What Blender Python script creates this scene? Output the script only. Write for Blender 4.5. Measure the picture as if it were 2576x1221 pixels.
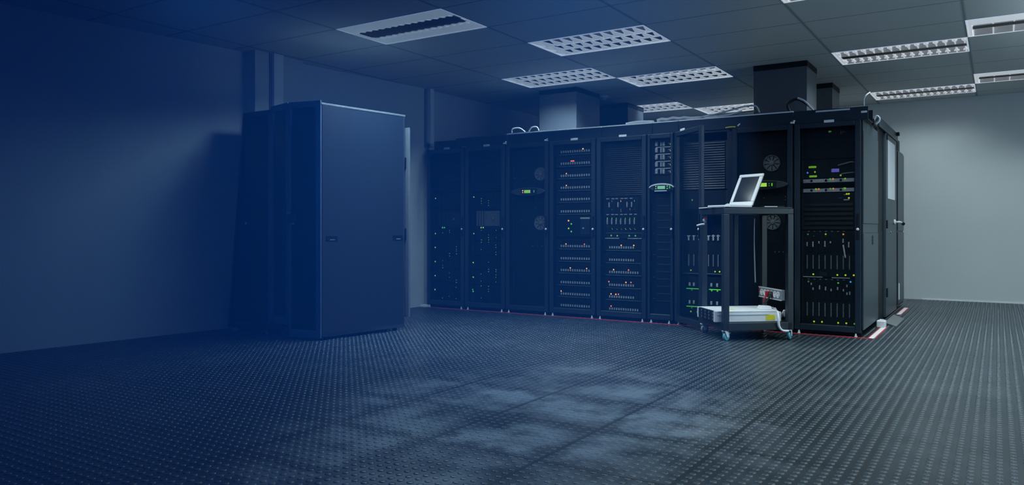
import bpy, bmesh, math, random
import numpy as np
from math import sin, cos, pi, radians
from mathutils import Vector

for o in list(bpy.data.objects):
    bpy.data.objects.remove(o)
S = bpy.context.scene
COL = S.collection
random.seed(7)

# ------------------------------------------------------------------ camera
YAW = radians(32.597)
cd = bpy.data.cameras.new('camera')
cam = bpy.data.objects.new('camera', cd)
COL.objects.link(cam)
cam.location = (0, 0, 1.0)
cam.rotation_euler = (pi / 2, 0, YAW)
cd.sensor_fit = 'HORIZONTAL'
cd.sensor_width = 36.0
cd.lens = 36.0 * 1911.0 / 2576.0
cd.shift_y = -35.5 / 2576.0
cd.clip_start = 0.05
S.camera = cam

# ------------------------------------------------------------------ world, exposure
S.view_settings.view_transform = 'Standard'
S.view_settings.look = 'None'
S.view_settings.gamma = 1.0
S.view_settings.exposure = 0.0
S.view_settings.use_curve_mapping = False
W = bpy.data.worlds.new('world')
S.world = W
W.use_nodes = True
W.node_tree.nodes['Background'].inputs[0].default_value = (0.10, 0.33, 1.0, 1)
W.node_tree.nodes['Background'].inputs[1].default_value = 0.82
S.cycles.max_bounces = 6
S.cycles.diffuse_bounces = 3
S.cycles.glossy_bounces = 2
S.cycles.transparent_max_bounces = 12
S.cycles.volume_bounces = 1
S.cycles.use_adaptive_sampling = True
S.cycles.adaptive_threshold = 0.05
S.cycles.sample_clamp_indirect = 4.0
S.cycles.use_denoising = True
S.cycles.caustics_reflective = False
S.cycles.caustics_refractive = False

LAMP_POWER = 24.0
LAMP_SPREAD = radians(128)
LAMP_COLOR = (0.82, 0.98, 1.0)

# fill light added outside the picture on the right to brighten the ceiling
ul = bpy.data.lights.new('ceiling_fill_light', 'AREA')
ul.shape = 'RECTANGLE'
ul.size, ul.size_y = 1.6, 3.6
ul.energy = 215.0
ul.spread = radians(134)
ul.color = (0.72, 0.91, 1.0)
uo = bpy.data.objects.new('ceiling_fill_light', ul)
COL.objects.link(uo)
uo.location = (2.4, 6.5, 0.30)
uo.rotation_euler = (pi, radians(22), 0)


# ------------------------------------------------------------------ materials
def mat(name, col, rough=0.5, metal=0.0, emit=None, es=0.0, noise=0.0, nscale=30.0, bump=0.0, spec=0.5):
    m = bpy.data.materials.new(name)
    m.use_nodes = True
    nt = m.node_tree
    b = nt.nodes['Principled BSDF']
    b.inputs['Base Color'].default_value = (*col, 1)
    b.inputs['Roughness'].default_value = rough
    b.inputs['Metallic'].default_value = metal
    b.inputs['Specular IOR Level'].default_value = spec
    if emit:
        b.inputs['Emission Color'].default_value = (*emit, 1)
        b.inputs['Emission Strength'].default_value = es
    if noise or bump:
        tc = nt.nodes.new('ShaderNodeTexCoord')
        n = nt.nodes.new('ShaderNodeTexNoise')
        n.inputs['Scale'].default_value = nscale
        n.inputs['Detail'].default_value = 4
        nt.links.new(tc.outputs['Object'], n.inputs['Vector'])
        if noise:
            r = nt.nodes.new('ShaderNodeMapRange')
            r.inputs['To Min'].default_value = 1 - noise
            r.inputs['To Max'].default_value = 1 + noise
            nt.links.new(n.outputs['Fac'], r.inputs['Value'])
            mx = nt.nodes.new('ShaderNodeVectorMath')
            mx.operation = 'SCALE'
            mx.inputs[0].default_value = col
            nt.links.new(r.outputs['Result'], mx.inputs['Scale'])
            nt.links.new(mx.outputs['Vector'], b.inputs['Base Color'])
        if bump:
            bp = nt.nodes.new('ShaderNodeBump')
            bp.inputs['Strength'].default_value = bump
            bp.inputs['Distance'].default_value = 0.002
            nt.links.new(n.outputs['Fac'], bp.inputs['Height'])
            nt.links.new(bp.outputs['Normal'], b.inputs['Normal'])
    return m


M = {}
M['trunk'] = mat('bright_white_plastic', (0.86, 0.88, 0.90), 0.4, noise=0.03)
M['carrier'] = mat('carrier_metal', (0.62, 0.68, 0.72), 0.4, noise=0.06)
M['lip'] = mat('teal_grey_lip', (0.12, 0.19, 0.22), 0.4, noise=0.06)
M['fan'] = mat('fan_grey', (0.19, 0.22, 0.25), 0.5, noise=0.08)
M['black'] = mat('black_powder_coat', (0.007, 0.013, 0.019), 0.42, noise=0.15, nscale=60)
M['frame'] = mat('rack_frame_paint', (0.010, 0.020, 0.030), 0.36, noise=0.12, nscale=40)
M['side'] = mat('rack_side_paint', (0.035, 0.054, 0.068), 0.40, noise=0.10, nscale=50, bump=0.1)
M['dark'] = mat('dark_plastic', (0.003, 0.006, 0.010), 0.5, spec=0.25, noise=0.1)
M['interior'] = mat('rack_interior', (0.002, 0.005, 0.009), 0.7, noise=0.1)
M['equip'] = mat('equipment_face', (0.004, 0.010, 0.016), 0.5, spec=0.25, noise=0.2)
M['vent'] = mat('blanking_panel', (0.013, 0.025, 0.033), 0.45, noise=0.1)
M['grey'] = mat('grey_bezel', (0.16, 0.18, 0.20), 0.45, noise=0.1)
M['silver'] = mat('silver_metal', (0.60, 0.64, 0.68), 0.35, metal=0.05, noise=0.08)
M['dimsilver'] = mat('dull_metal', (0.22, 0.25, 0.28), 0.4, metal=0.05, noise=0.1)
M['white'] = mat('white_plastic', (0.72, 0.74, 0.76), 0.45, noise=0.04)
M['cabwhite'] = mat('cable_white', (0.66, 0.69, 0.72), 0.5, noise=0.05)
M['cabgrey'] = mat('cable_grey', (0.30, 0.33, 0.36), 0.5, noise=0.05)
M['cabblack'] = mat('cable_black', (0.012, 0.013, 0.015), 0.5, noise=0.1)
M['navy'] = mat('cabinet_blue_grey', (0.016, 0.028, 0.050), 0.42, noise=0.06, nscale=20)
M['navyframe'] = mat('cabinet_door_frame', (0.075, 0.115, 0.19), 0.4, noise=0.06)
M['cabdark'] = mat('cabinet_dark', (0.012, 0.016, 0.024), 0.45, noise=0.1)
M['red'] = mat('red_tape', (0.50, 0.03, 0.045), 0.5, noise=0.1)
M['redplastic'] = mat('red_plastic', (0.45, 0.015, 0.03), 0.4, noise=0.05)
M['tapewhite'] = mat('white_tape', (0.75, 0.72, 0.72), 0.5, noise=0.08)
M['yellow'] = mat('yellow_label', (0.75, 0.65, 0.02), 0.5, noise=0.1)
M['dimyellow'] = mat('dull_yellow', (0.20, 0.17, 0.01), 0.5, noise=0.1)
M['teal'] = mat('teal_wheel', (0.10, 0.38, 0.45), 0.35, noise=0.08)
M['paper'] = mat('white_notice', (0.72, 0.75, 0.80), 0.6, noise=0.03)
M['ductsteel'] = mat('duct_panel', (0.10, 0.12, 0.15), 0.36, noise=0.15, nscale=15)  # paler copy of the duct metal, for the lamps shining on it
M['ductshaded'] = mat('duct_shaded', (0.075, 0.092, 0.115), 0.40, noise=0.12, nscale=15)  # same duct metal darkened, for the ducts that get less light
M['rampgrey'] = mat('ramp_grey', (0.12, 0.13, 0.14), 0.5, noise=0.1)
M['screen'] = mat('screen_glass', (0.012, 0.022, 0.035), 0.12, noise=0.15, nscale=9)
M['bluecab'] = mat('cable_blue', (0.03, 0.09, 0.30), 0.5, noise=0.1)
M['lampbody'] = mat('lamp_housing', (0.04, 0.045, 0.055), 0.5, noise=0.05)
M['louvre'] = mat('lamp_louvre', (0.7, 0.7, 0.72), 0.35, emit=(0.86, 0.93, 1.0), es=0.38, noise=0.04)  # emission painted in for the tube light the blades catch
M['reflector'] = mat('lamp_reflector', (0.3, 0.3, 0.32), 0.3, emit=(0.86, 0.93, 1.0), es=0.10, noise=0.04)  # faint glow stands in for tube light on the reflectors
M['bandlit'] = mat('lamp_bright_band', (0.7, 0.7, 0.72), 0.35, emit=(0.84, 0.92, 1.0), es=0.34, noise=0.03)  # bands glow in place of light thrown back from the tubes
M['tube'] = mat('lamp_tube', (0.8, 0.8, 0.8), 0.4, emit=(0.95, 0.98, 1.0), es=0.55, noise=0.03)


def led_mat(name, c, s=1.0):
    return mat(name, tuple(x * 0.3 for x in c), 0.4, emit=c, es=s, noise=0.05)


L = {
    'g': led_mat('led_green', (0.10, 0.50, 0.05), 0.9),
    'y': led_mat('led_yellow_green', (0.30, 0.60, 0.03), 0.9),
    'Y': led_mat('led_bright_lime', (0.52, 0.72, 0.02), 1.0),
    'd': led_mat('led_dim_green', (0.08, 0.30, 0.04), 0.6),
    'o': led_mat('led_orange', (0.75, 0.28, 0.06), 1.0),
    'r': led_mat('led_red', (0.60, 0.09, 0.07), 0.9),
    'B': led_mat('led_cyan_blue', (0.02, 0.42, 0.80), 1.2),
    'blue': led_mat('led_blue', (0.05, 0.22, 0.85), 1.2),
    'purple': led_mat('display_purple', (0.13, 0.13, 0.60), 0.8),
    'bar': led_mat('bar_lime', (0.20, 0.50, 0.02), 0.8),
    'lcd': led_mat('lcd_lime', (0.28, 0.58, 0.06), 1.0),
    'lcdg': led_mat('lcd_green', (0.16, 0.42, 0.22), 0.8),
    'gb': led_mat('bar_green', (0.08, 0.62, 0.05), 1.0),
}


LEFT = {k: led_mat(m.name + '_strong', tuple(m.node_tree.nodes['Principled BSDF'].inputs['Emission Color'].default_value[:3]), 5.0 if k in ('o', 'r') else 1.25 if k.startswith('lcd') else 2.6)
        for k, m in L.items()}


def mesh_panel_material():
    m = bpy.data.materials.new('perforated_door_mesh')
    m.use_nodes = True
    nt = m.node_tree
    b = nt.nodes['Principled BSDF']
    b.inputs['Base Color'].default_value = (0.006, 0.014, 0.022, 1)
    b.inputs['Specular IOR Level'].default_value = 0.12
    b.inputs['Roughness'].default_value = 0.5
    tr = nt.nodes.new('ShaderNodeBsdfTransparent')
    mx = nt.nodes.new('ShaderNodeMixShader')
    tc = nt.nodes.new('ShaderNodeTexCoord')
    vo = nt.nodes.new('ShaderNodeTexVoronoi')
    vo.inputs['Scale'].default_value = 180
    mr = nt.nodes.new('ShaderNodeMapRange')
    mr.inputs['From Min'].default_value = 0.25
    mr.inputs['From Max'].default_value = 0.65
    mr.inputs['To Min'].default_value = 0.06
    mr.inputs['To Max'].default_value = 0.30
    nt.links.new(tc.outputs['Object'], vo.inputs['Vector'])
    nt.links.new(vo.outputs['Distance'], mr.inputs['Value'])
    nt.links.new(mr.outputs['Result'], mx.inputs[0])
    nt.links.new(tr.outputs[0], mx.inputs[1])
    nt.links.new(b.outputs[0], mx.inputs[2])
    nt.links.new(mx.outputs[0], nt.nodes['Material Output'].inputs['Surface'])
    return m


M['mesh'] = mesh_panel_material()


def glass_material(name, tint, keep):
    m = bpy.data.materials.new(name)
    m.use_nodes = True
    nt = m.node_tree
    b = nt.nodes['Principled BSDF']
    b.inputs['Base Color'].default_value = (*tint, 1)
    b.inputs['Roughness'].default_value = 0.12
    tr = nt.nodes.new('ShaderNodeBsdfTransparent')
    tr.inputs[0].default_value = (0.55, 0.62, 0.75, 1)
    mx = nt.nodes.new('ShaderNodeMixShader')
    mx.inputs[0].default_value = keep
    nt.links.new(tr.outputs[0], mx.inputs[1])
    nt.links.new(b.outputs[0], mx.inputs[2])
    nt.links.new(mx.outputs[0], nt.nodes['Material Output'].inputs['Surface'])
    return m


M['smoked'] = glass_material('smoked_glass', (0.010, 0.014, 0.022), 0.45)


def nodes_of(m):
    nt = m.node_tree
    return nt, nt.nodes, nt.links


def math_node(nt, op, a, b=None, c=None):
    n = nt.nodes.new('ShaderNodeMath')
    n.operation = op
    for i, v in enumerate((a, b, c)):
        if v is None:
            continue
        if isinstance(v, (int, float)):
            n.inputs[i].default_value = v
        else:
            nt.links.new(v, n.inputs[i])
    return n.outputs[0]


def grid_line(nt, coord, origin, pitch, half):
    # 1 on the joint lines of a grid, 0 elsewhere
    t = math_node(nt, 'SUBTRACT', coord, origin)
    t = math_node(nt, 'PINGPONG', t, pitch / 2)
    # pingpong is 0 on the lines
    return math_node(nt, 'SUBTRACT', 1.0, math_node(nt, 'SMOOTHSTEP' if False else 'MINIMUM', math_node(nt, 'DIVIDE', t, half), 1.0))


def floor_material():
    m = bpy.data.materials.new('studded_rubber_floor')
    m.use_nodes = True
    nt, N, K = nodes_of(m)
    b = N['Principled BSDF']
    geo = N.new('ShaderNodeNewGeometry')
    sep = N.new('ShaderNodeSeparateXYZ')
    K.new(geo.outputs['Position'], sep.inputs[0])
    X, Y, Z = sep.outputs
    seam = math_node(nt, 'MAXIMUM', grid_line(nt, X, -1.67, 0.6, 0.014), grid_line(nt, Y, 4.61, 0.6, 0.014))
    n1 = N.new('ShaderNodeTexNoise')
    n1.inputs['Scale'].default_value = 1.7
    n1.inputs['Detail'].default_value = 5
    n1.inputs['Roughness'].default_value = 0.55
    K.new(geo.outputs['Position'], n1.inputs['Vector'])
    n2 = N.new('ShaderNodeTexNoise')
    n2.inputs['Scale'].default_value = 9
    n2.inputs['Detail'].default_value = 4
    K.new(geo.outputs['Position'], n2.inputs['Vector'])
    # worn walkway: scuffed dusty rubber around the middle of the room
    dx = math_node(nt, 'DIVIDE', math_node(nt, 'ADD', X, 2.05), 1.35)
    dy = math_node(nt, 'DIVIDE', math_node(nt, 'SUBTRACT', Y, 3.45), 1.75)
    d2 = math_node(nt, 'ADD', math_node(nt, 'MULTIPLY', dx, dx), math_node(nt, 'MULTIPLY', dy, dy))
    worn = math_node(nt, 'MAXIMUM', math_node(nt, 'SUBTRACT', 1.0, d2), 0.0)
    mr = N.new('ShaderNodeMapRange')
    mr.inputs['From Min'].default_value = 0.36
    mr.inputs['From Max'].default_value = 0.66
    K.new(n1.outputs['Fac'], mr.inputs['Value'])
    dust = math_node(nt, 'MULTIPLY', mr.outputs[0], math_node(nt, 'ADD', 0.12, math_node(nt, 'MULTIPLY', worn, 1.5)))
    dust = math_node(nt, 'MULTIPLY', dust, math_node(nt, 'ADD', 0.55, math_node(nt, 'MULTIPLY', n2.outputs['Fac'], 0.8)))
    dust = math_node(nt, 'MULTIPLY', dust, math_node(nt, 'SUBTRACT', 1.0, math_node(nt, 'MULTIPLY', seam, 0.8)))
    # each tile is scuffed in a ring: cleaner along its joints and in the middle
    tx = math_node(nt, 'PINGPONG', math_node(nt, 'ADD', X, 1.67), 0.3)
    ty = math_node(nt, 'PINGPONG', math_node(nt, 'SUBTRACT', Y, 4.61), 0.3)
    wob = math_node(nt, 'MULTIPLY', math_node(nt, 'SUBTRACT', n2.outputs['Fac'], 0.5), 0.34)
    edge = math_node(nt, 'DIVIDE', math_node(nt, 'ADD', math_node(nt, 'MINIMUM', tx, ty), wob), 0.13)
    edge = math_node(nt, 'MINIMUM', math_node(nt, 'MAXIMUM', edge, 0.0), 1.0)
    cx_ = math_node(nt, 'SUBTRACT', 0.3, tx)
    cy_ = math_node(nt, 'SUBTRACT', 0.3, ty)
    cd_ = math_node(nt, 'SQRT', math_node(nt, 'ADD', math_node(nt, 'MULTIPLY', cx_, cx_), math_node(nt, 'MULTIPLY', cy_, cy_)))
    spot = math_node(nt, 'MAXIMUM', math_node(nt, 'SUBTRACT', 1.0, math_node(nt, 'DIVIDE', math_node(nt, 'ADD', cd_, wob), 0.10)), 0.0)
    spot = math_node(nt, 'MINIMUM', spot, 1.0)
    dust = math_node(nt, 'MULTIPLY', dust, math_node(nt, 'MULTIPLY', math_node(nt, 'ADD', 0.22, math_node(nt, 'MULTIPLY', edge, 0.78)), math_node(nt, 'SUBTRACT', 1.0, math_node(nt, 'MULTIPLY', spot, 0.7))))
    mix = N.new('ShaderNodeMix')
    mix.data_type = 'RGBA'
    mix.inputs['A'].default_value = (0.013, 0.022, 0.030, 1)
    mix.inputs['B'].default_value = (0.135, 0.165, 0.20, 1)
    mix.clamp_factor = True
    K.new(dust, mix.inputs['Factor'])
    # stud tops painted paler, for the shade lying in the channels between them
    top = math_node(nt, 'GREATER_THAN', Z, 0.0012)
    mix2 = N.new('ShaderNodeMix')
    mix2.data_type = 'RGBA'
    mix2.blend_type = 'ADD'
    K.new(math_node(nt, 'MULTIPLY', top, 1.0), mix2.inputs['Factor'])
    K.new(mix.outputs['Result'], mix2.inputs['A'])
    mix2.inputs['B'].default_value = (0.014, 0.023, 0.031, 1)
    mix3 = N.new('ShaderNodeMix')
    mix3.data_type = 'RGBA'
    K.new(math_node(nt, 'MULTIPLY', seam, 0.55), mix3.inputs['Factor'])
    K.new(mix2.outputs['Result'], mix3.inputs['A'])
    mix3.inputs['B'].default_value = (0.008, 0.009, 0.011, 1)
    K.new(mix3.outputs['Result'], b.inputs['Base Color'])
    r = math_node(nt, 'ADD', 0.30, math_node(nt, 'MULTIPLY', dust, 0.18))
    K.new(r, b.inputs['Roughness'])
    return m


def ceiling_material():
    m = bpy.data.materials.new('ceiling_tile')
    m.use_nodes = True
    nt, N, K = nodes_of(m)
    b = N['Principled BSDF']
    geo = N.new('ShaderNodeNewGeometry')
    sep = N.new('ShaderNodeSeparateXYZ')
    K.new(geo.outputs['Position'], sep.inputs[0])
    X, Y, Z = sep.outputs
    seam = math_node(nt, 'MAXIMUM', grid_line(nt, X, -0.24, 1.2, 0.022), grid_line(nt, Y, 8.32, 0.68, 0.016))
    n1 = N.new('ShaderNodeTexNoise')
    n1.inputs['Scale'].default_value = 220
    K.new(geo.outputs['Position'], n1.inputs['Vector'])
    mix = N.new('ShaderNodeMix')
    mix.data_type = 'RGBA'
    K.new(seam, mix.inputs['Factor'])
    mix.inputs['A'].default_value = (0.66, 0.68, 0.68, 1)
    mix.inputs['B'].default_value = (0.26, 0.29, 0.30, 1)
    K.new(mix.outputs['Result'], b.inputs['Base Color'])
    b.inputs['Roughness'].default_value = 0.85
    bp = N.new('ShaderNodeBump')
    bp.inputs['Strength'].default_value = 0.15
    bp.inputs['Distance'].default_value = 0.002
    K.new(n1.outputs['Fac'], bp.inputs['Height'])
    K.new(bp.outputs['Normal'], b.inputs['Normal'])
    return m


M['floor'] = floor_material()
M['ceiling'] = ceiling_material()
M['wall'] = mat('painted_wall', (0.57, 0.61, 0.62), 0.8, noise=0.03, nscale=3, bump=0.05)


# ------------------------------------------------------------------ mesh building
class MB:
    def __init__(self):
        self.v = []
        self.f = []

    def box(self, x0, y0, z0, x1, y1, z1):
        i = len(self.v)
        self.v += [(x0, y0, z0), (x1, y0, z0), (x1, y1, z0), (x0, y1, z0), (x0, y0, z1), (x1, y0, z1), (x1, y1, z1), (x0, y1, z1)]
        self.f += [tuple(i + k for k in q) for q in ((0, 3, 2, 1), (4, 5, 6, 7), (0, 1, 5, 4), (1, 2, 6, 5), (2, 3, 7, 6), (3, 0, 4, 7))]
        return self

    def hexa(self, b, t):
        i = len(self.v)
        self.v += list(b) + list(t)
        n = len(b)
        self.f.append(tuple(i + k for k in reversed(range(n))))
        self.f.append(tuple(i + n + k for k in range(n)))
        for k in range(n):
            self.f.append((i + k, i + (k + 1) % n, i + n + (k + 1) % n, i + n + k))
        return self

    def prism_y(self, poly, y0, y1):       # polygon in xz, extruded along y
        return self.hexa([(x, y1, z) for x, z in poly], [(x, y0, z) for x, z in poly])

    def prism_z(self, poly, z0, z1):
        return self.hexa([(x, y, z0) for x, y in poly], [(x, y, z1) for x, y in poly])

    def quad(self, *p):
        i = len(self.v)
        self.v += list(p)
        self.f.append(tuple(range(i, i + len(p))))
        return self

    def cyl(self, p0, p1, r0, r1=None, n=16):
        r1 = r0 if r1 is None else r1
        a, b = Vector(p0), Vector(p1)
        d = (b - a).normalized()
        u = d.orthogonal().normalized()
        w = d.cross(u)
        ring = lambda c, r: [tuple(c + (u * cos(2 * pi * k / n) + w * sin(2 * pi * k / n)) * r) for k in range(n)]
        return self.hexa(ring(a, r0), ring(b, r1))

    def tube(self, pts, r, n=8, smooth=6):
        P = [Vector(p) for p in pts]
        if smooth and len(P) > 2:
            Q = []
            for i in range(len(P) - 1):
                p0, p1, p2, p3 = P[max(i - 1, 0)], P[i], P[i + 1], P[min(i + 2, len(P) - 1)]
                for k in range(smooth):
                    t = k / smooth
                    Q.append(0.5 * ((2 * p1) + (p2 - p0) * t + (2 * p0 - 5 * p1 + 4 * p2 - p3) * t * t + (3 * p1 - p0 - 3 * p2 + p3) * t ** 3))
            Q.append(P[-1])
            P = Q
        base = len(self.v)
        prev = None
        for i, p in enumerate(P):
            d = (P[min(i + 1, len(P) - 1)] - P[max(i - 1, 0)])
            if d.length < 1e-9:
                d = Vector((0, 0, 1))
            d.normalize()
            u = d.orthogonal().normalized() if prev is None else (prev - d * prev.dot(d))
            if u.length < 1e-6:
                u = d.orthogonal()
            u.normalize()
            prev = u
            w = d.cross(u)
            self.v += [tuple(p + (u * cos(2 * pi * k / n) + w * sin(2 * pi * k / n)) * r) for k in range(n)]
        for i in range(len(P) - 1):
            for k in range(n):
                a = base + i * n + k
                b = base + i * n + (k + 1) % n
                self.f.append((a, b, b + n, a + n))
        self.f.append(tuple(base + k for k in reversed(range(n))))
        self.f.append(tuple(base + (len(P) - 1) * n + k for k in range(n)))
        return self

    def lathe(self, prof, c, axis='z', n=24):
        # prof: list of (r, h)
        base = len(self.v)
        for r, h in prof:
            for k in range(n):
                a = 2 * pi * k / n
                p = (r * cos(a), r * sin(a), h)
                if axis == 'y':
                    p = (p[0], p[2], p[1])
                if axis == 'x':
                    p = (p[2], p[0], p[1])
                self.v.append((c[0] + p[0], c[1] + p[1], c[2] + p[2]))
        for i in range(len(prof) - 1):
            for k in range(n):
                a = base + i * n + k
                b = base + i * n + (k + 1) % n
                self.f.append((a, b, b + n, a + n))
        self.f.append(tuple(base + k for k in reversed(range(n))))
        self.f.append(tuple(base + (len(prof) - 1) * n + k for k in range(n)))
        return self

    def mesh(self, name, m, smooth=False):
        me = bpy.data.meshes.new(name)
        me.from_pydata(self.v, [], self.f)
        bm = bmesh.new()
        bm.from_mesh(me)
        bmesh.ops.recalc_face_normals(bm, faces=bm.faces)
        bm.to_mesh(me)
        bm.free()
        me.materials.append(m)
        if smooth:
            for p in me.polygons:
                p.use_smooth = True
        return me

    def build(self, name, m, parent=None, bevel=0, smooth=False, loc=(0, 0, 0)):
        o = bpy.data.objects.new(name, self.mesh(name, m, smooth))
        COL.objects.link(o)
        o.location = loc
        if parent is not None:
            o.parent = parent
        if bevel:
            b = o.modifiers.new('bevel', 'BEVEL')
            b.width = bevel
            b.segments = 2
            b.limit_method = 'ANGLE'
        return o


def tag(o, label=None, cat=None, group=None, kind=None):
    if label:
        o['label'] = label
    if cat:
        o['category'] = cat
    if group:
        o['group'] = group
    if kind:
        o['kind'] = kind
    return o


def thing(name, label, cat, loc=(0, 0, 0), rz=0.0, group=None):
    o = bpy.data.objects.new(name, None)
    COL.objects.link(o)
    o.location = loc
    o.rotation_euler = (0, 0, rz)
    o.empty_display_size = 0.1
    return tag(o, label, cat, group)


def put(name, me, parent, loc, label=None):
    o = bpy.data.objects.new(name, me)
    COL.objects.link(o)
    o.location = loc
    o.parent = parent
    if label:
        o['label'] = label
    return o


def struct(name, mb, m, label):
    o = mb.build(name, m)
    return tag(o, label, None, None, 'structure')


# ------------------------------------------------------------------ the room
CZ = 2.80
BY = 12.10
LINES_X = [-0.24 + 1.2 * k for k in range(-6, 4)] + [3.7]
LINES_Y = [8.32 + 0.68 * k for k in range(-16, 8)]
FIX = [  # column, row, type
    (0, 4.92, 'band'), (1, 6.28, 'lattice'), (0, 7.64, 'lattice'), (1, 8.32, 'lattice'), (3, 8.32, 'twin'), (3, 11.04, 'twin'),
    (4, 7.64, 'wide'), (4, 10.36, 'wide'), (1, 11.04, 'lattice'), (0, 10.36, 'lattice'),
    (3, 5.60, 'twin'), (4, 4.92, 'wide'), (0, 2.88, 'band'), (4, 2.20, 'wide'), (2, 3.56, 'twin')]  # last five are unseen lights added above the frame for brightness
FIX_POWER = [3.5, 1.1, 2.2, 1.2, 0.9, 0.34, 0.9, 0.6, 0.8, 0.8, 0.9, 0.9, 0.42, 1, 0.7]
COLX = [-4.44 + 1.2 * k for k in range(5)]
ROWH = 0.68
holes = {(round(COLX[c], 2), round(r, 2)) for c, r, t in FIX}

# floor with its raised round studs, 5 cm apart
def floor_mesh():
    hx0, hx1, hy0, hy1 = -7.4, 3.6, -1.5, 12.2
    pitch, r, h = 0.05, 0.0155, 0.0028
    xs = np.arange(-7.0, 1.6, pitch) + 0.005
    ys = np.arange(1.3, 12.1, pitch)
    gx, gy = np.meshgrid(xs, ys)
    gx, gy = gx.ravel(), gy.ravel()
    # only where the camera side of the room can be seen
    ang = np.degrees(np.arctan2(-gx, gy))
    keep = (ang < 74) & (ang > -10)
    wall = -6.713 + (gy - 2.908) * 0.1095
    keep &= gx > np.minimum(wall, -6.2) + 0.02
    keep &= ~((gx < -1.05) & (gx > -6.2) & (gy > 7.72))
    gx, gy = gx[keep], gy[keep]
    n = 8
    a = np.arange(n) * 2 * pi / n + pi / 8
    rings = [(r, 0.0), (r * 0.90, h * 0.75), (r * 0.62, h)]
    V = []
    for rr, hh in rings:
        V.append(np.stack([gx[:, None] + rr * np.cos(a), gy[:, None] + rr * np.sin(a), np.full((len(gx), n), hh)], -1))
    V = np.concatenate(V, 1).reshape(-1, 3)         # per stud 24 verts
    S_ = len(gx)
    base = (np.arange(S_) * n * 3)[:, None]
    quads = []
    for lv in range(2):
        for k in range(n):
            k2 = (k + 1) % n
            quads.append([lv * n + k, lv * n + k2, (lv + 1) * n + k2, (lv + 1) * n + k])
    quads = np.array(quads)
    q = (base[:, None, :] + quads[None]).reshape(-1, 4)
    tops = base + (2 * n + np.arange(n))[None]
    nv = len(V)
    plane_v = np.array([[hx0, hy0, 0], [hx1, hy0, 0], [hx1, hy1, 0], [hx0, hy1, 0]], float)
    allv = np.concatenate([V, plane_v])
    loops = np.concatenate([q.ravel(), tops.ravel(), np.arange(nv, nv + 4)])
    sizes = np.concatenate([np.full(len(q), 4), np.full(S_, n), [4]])
    starts = np.concatenate([[0], np.cumsum(sizes)[:-1]])
    me = bpy.data.meshes.new('floor')
    me.vertices.add(len(allv))
    me.vertices.foreach_set('co', allv.ravel())
    me.loops.add(len(loops))
    me.loops.foreach_set('vertex_index', loops.astype(np.int32))
    me.polygons.add(len(sizes))
    me.polygons.foreach_set('loop_start', starts.astype(np.int32))
    me.polygons.foreach_set('loop_total', sizes.astype(np.int32))
    me.update(calc_edges=True)
    me.validate()
    me.polygons.foreach_set('use_smooth', np.concatenate([np.ones(len(sizes) - 1, bool), [False]]))
    me.materials.append(M['floor'])
    return me


fl = bpy.data.objects.new('floor', floor_mesh())
COL.objects.link(fl)
tag(fl, 'dark studded rubber floor of the server room', None, None, 'structure')

cb = MB()
xe = [-7.44] + LINES_X
xe = sorted(set(round(x, 3) for x in xe))
for i in range(len(xe) - 1):
    for j in range(len(LINES_Y) - 1):
        x0, x1, y0, y1 = xe[i], xe[i + 1], LINES_Y[j], LINES_Y[j + 1]
        if y0 > BY:
            continue
        y1 = min(y1, BY + 0.1)
        if (round((x0 + x1) / 2, 2), round(y0, 2)) in holes:
            continue
        cb.quad((x0, y0, CZ), (x0, y1, CZ), (x1, y1, CZ), (x1, y0, CZ))
ceil = struct('ceiling', cb, M['ceiling'], 'suspended ceiling of pale tiles in a dark grid')

lw = MB()
lw.prism_z([(-6.713 - 0.1095 * 4.2, 2.908 - 4.2), (-6.212, 7.484), (-6.212, BY), (-6.40, BY), (-6.40, 7.40), (-7.3, 2.908 - 4.2)], 0, CZ)
struct('wall_left', lw, M['wall'], 'long pale wall on the left side of the room')
struct('wall_back', MB().box(-6.4, BY, 0, 3.6, BY + 0.12, CZ), M['wall'], 'pale end wall behind the rack aisle')
struct('wall_right', MB().box(3.6, -1.5, 0, 3.72, BY + 0.12, CZ), M['wall'], 'added pale wall on the right, outside the picture')  # unseen wall added to keep side light out and bounce lamp light
pil = MB().prism_z([(-6.50, 5.05), (-6.30, 5.05), (-6.30, 5.68), (-6.42, 5.68)], 0, CZ)
struct('trim_1', pil, M['wall'], 'shallow wall pilaster behind the two tall cabinets')
struct('baseboard_back', MB().box(-0.9, BY - 0.012, 0, 3.6, BY, 0.012), M['white'], 'thin white line where the end wall meets the floor')

# vertical trunking on the pilaster and on the left wall
t = thing('cable_trunking', 'white vertical cable trunking running up the pilaster behind the tall cabinets', 'cable trunking', (-6.30, 5.31, 0))
MB().box(0, -0.06, 0, 0.05, 0.06, CZ).build('duct', M['trunk'], t, 0.004)
MB().box(0, -0.085, 0, 0.012, -0.06, CZ).build('backplate', M['grey'], t)
t = thing('cable_trunking', 'slim white trunking with an elbow on the wall left of the rack row', 'cable trunking', (-6.212, 7.68, 2.05), group=None)
MB().box(0, -0.02, 0, 0.075, 0.05, CZ - 2.05).build('vertical_run', M['trunk'], t, 0.004)
MB().box(0, -0.02, 0, 0.15, 0.05, 0.045).build('elbow_run', M['trunk'], t, 0.004)
MB().box(0, -0.06, 0, 0.012, -0.02, CZ - 2.05).build('backplate', M['grey'], t)


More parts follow.
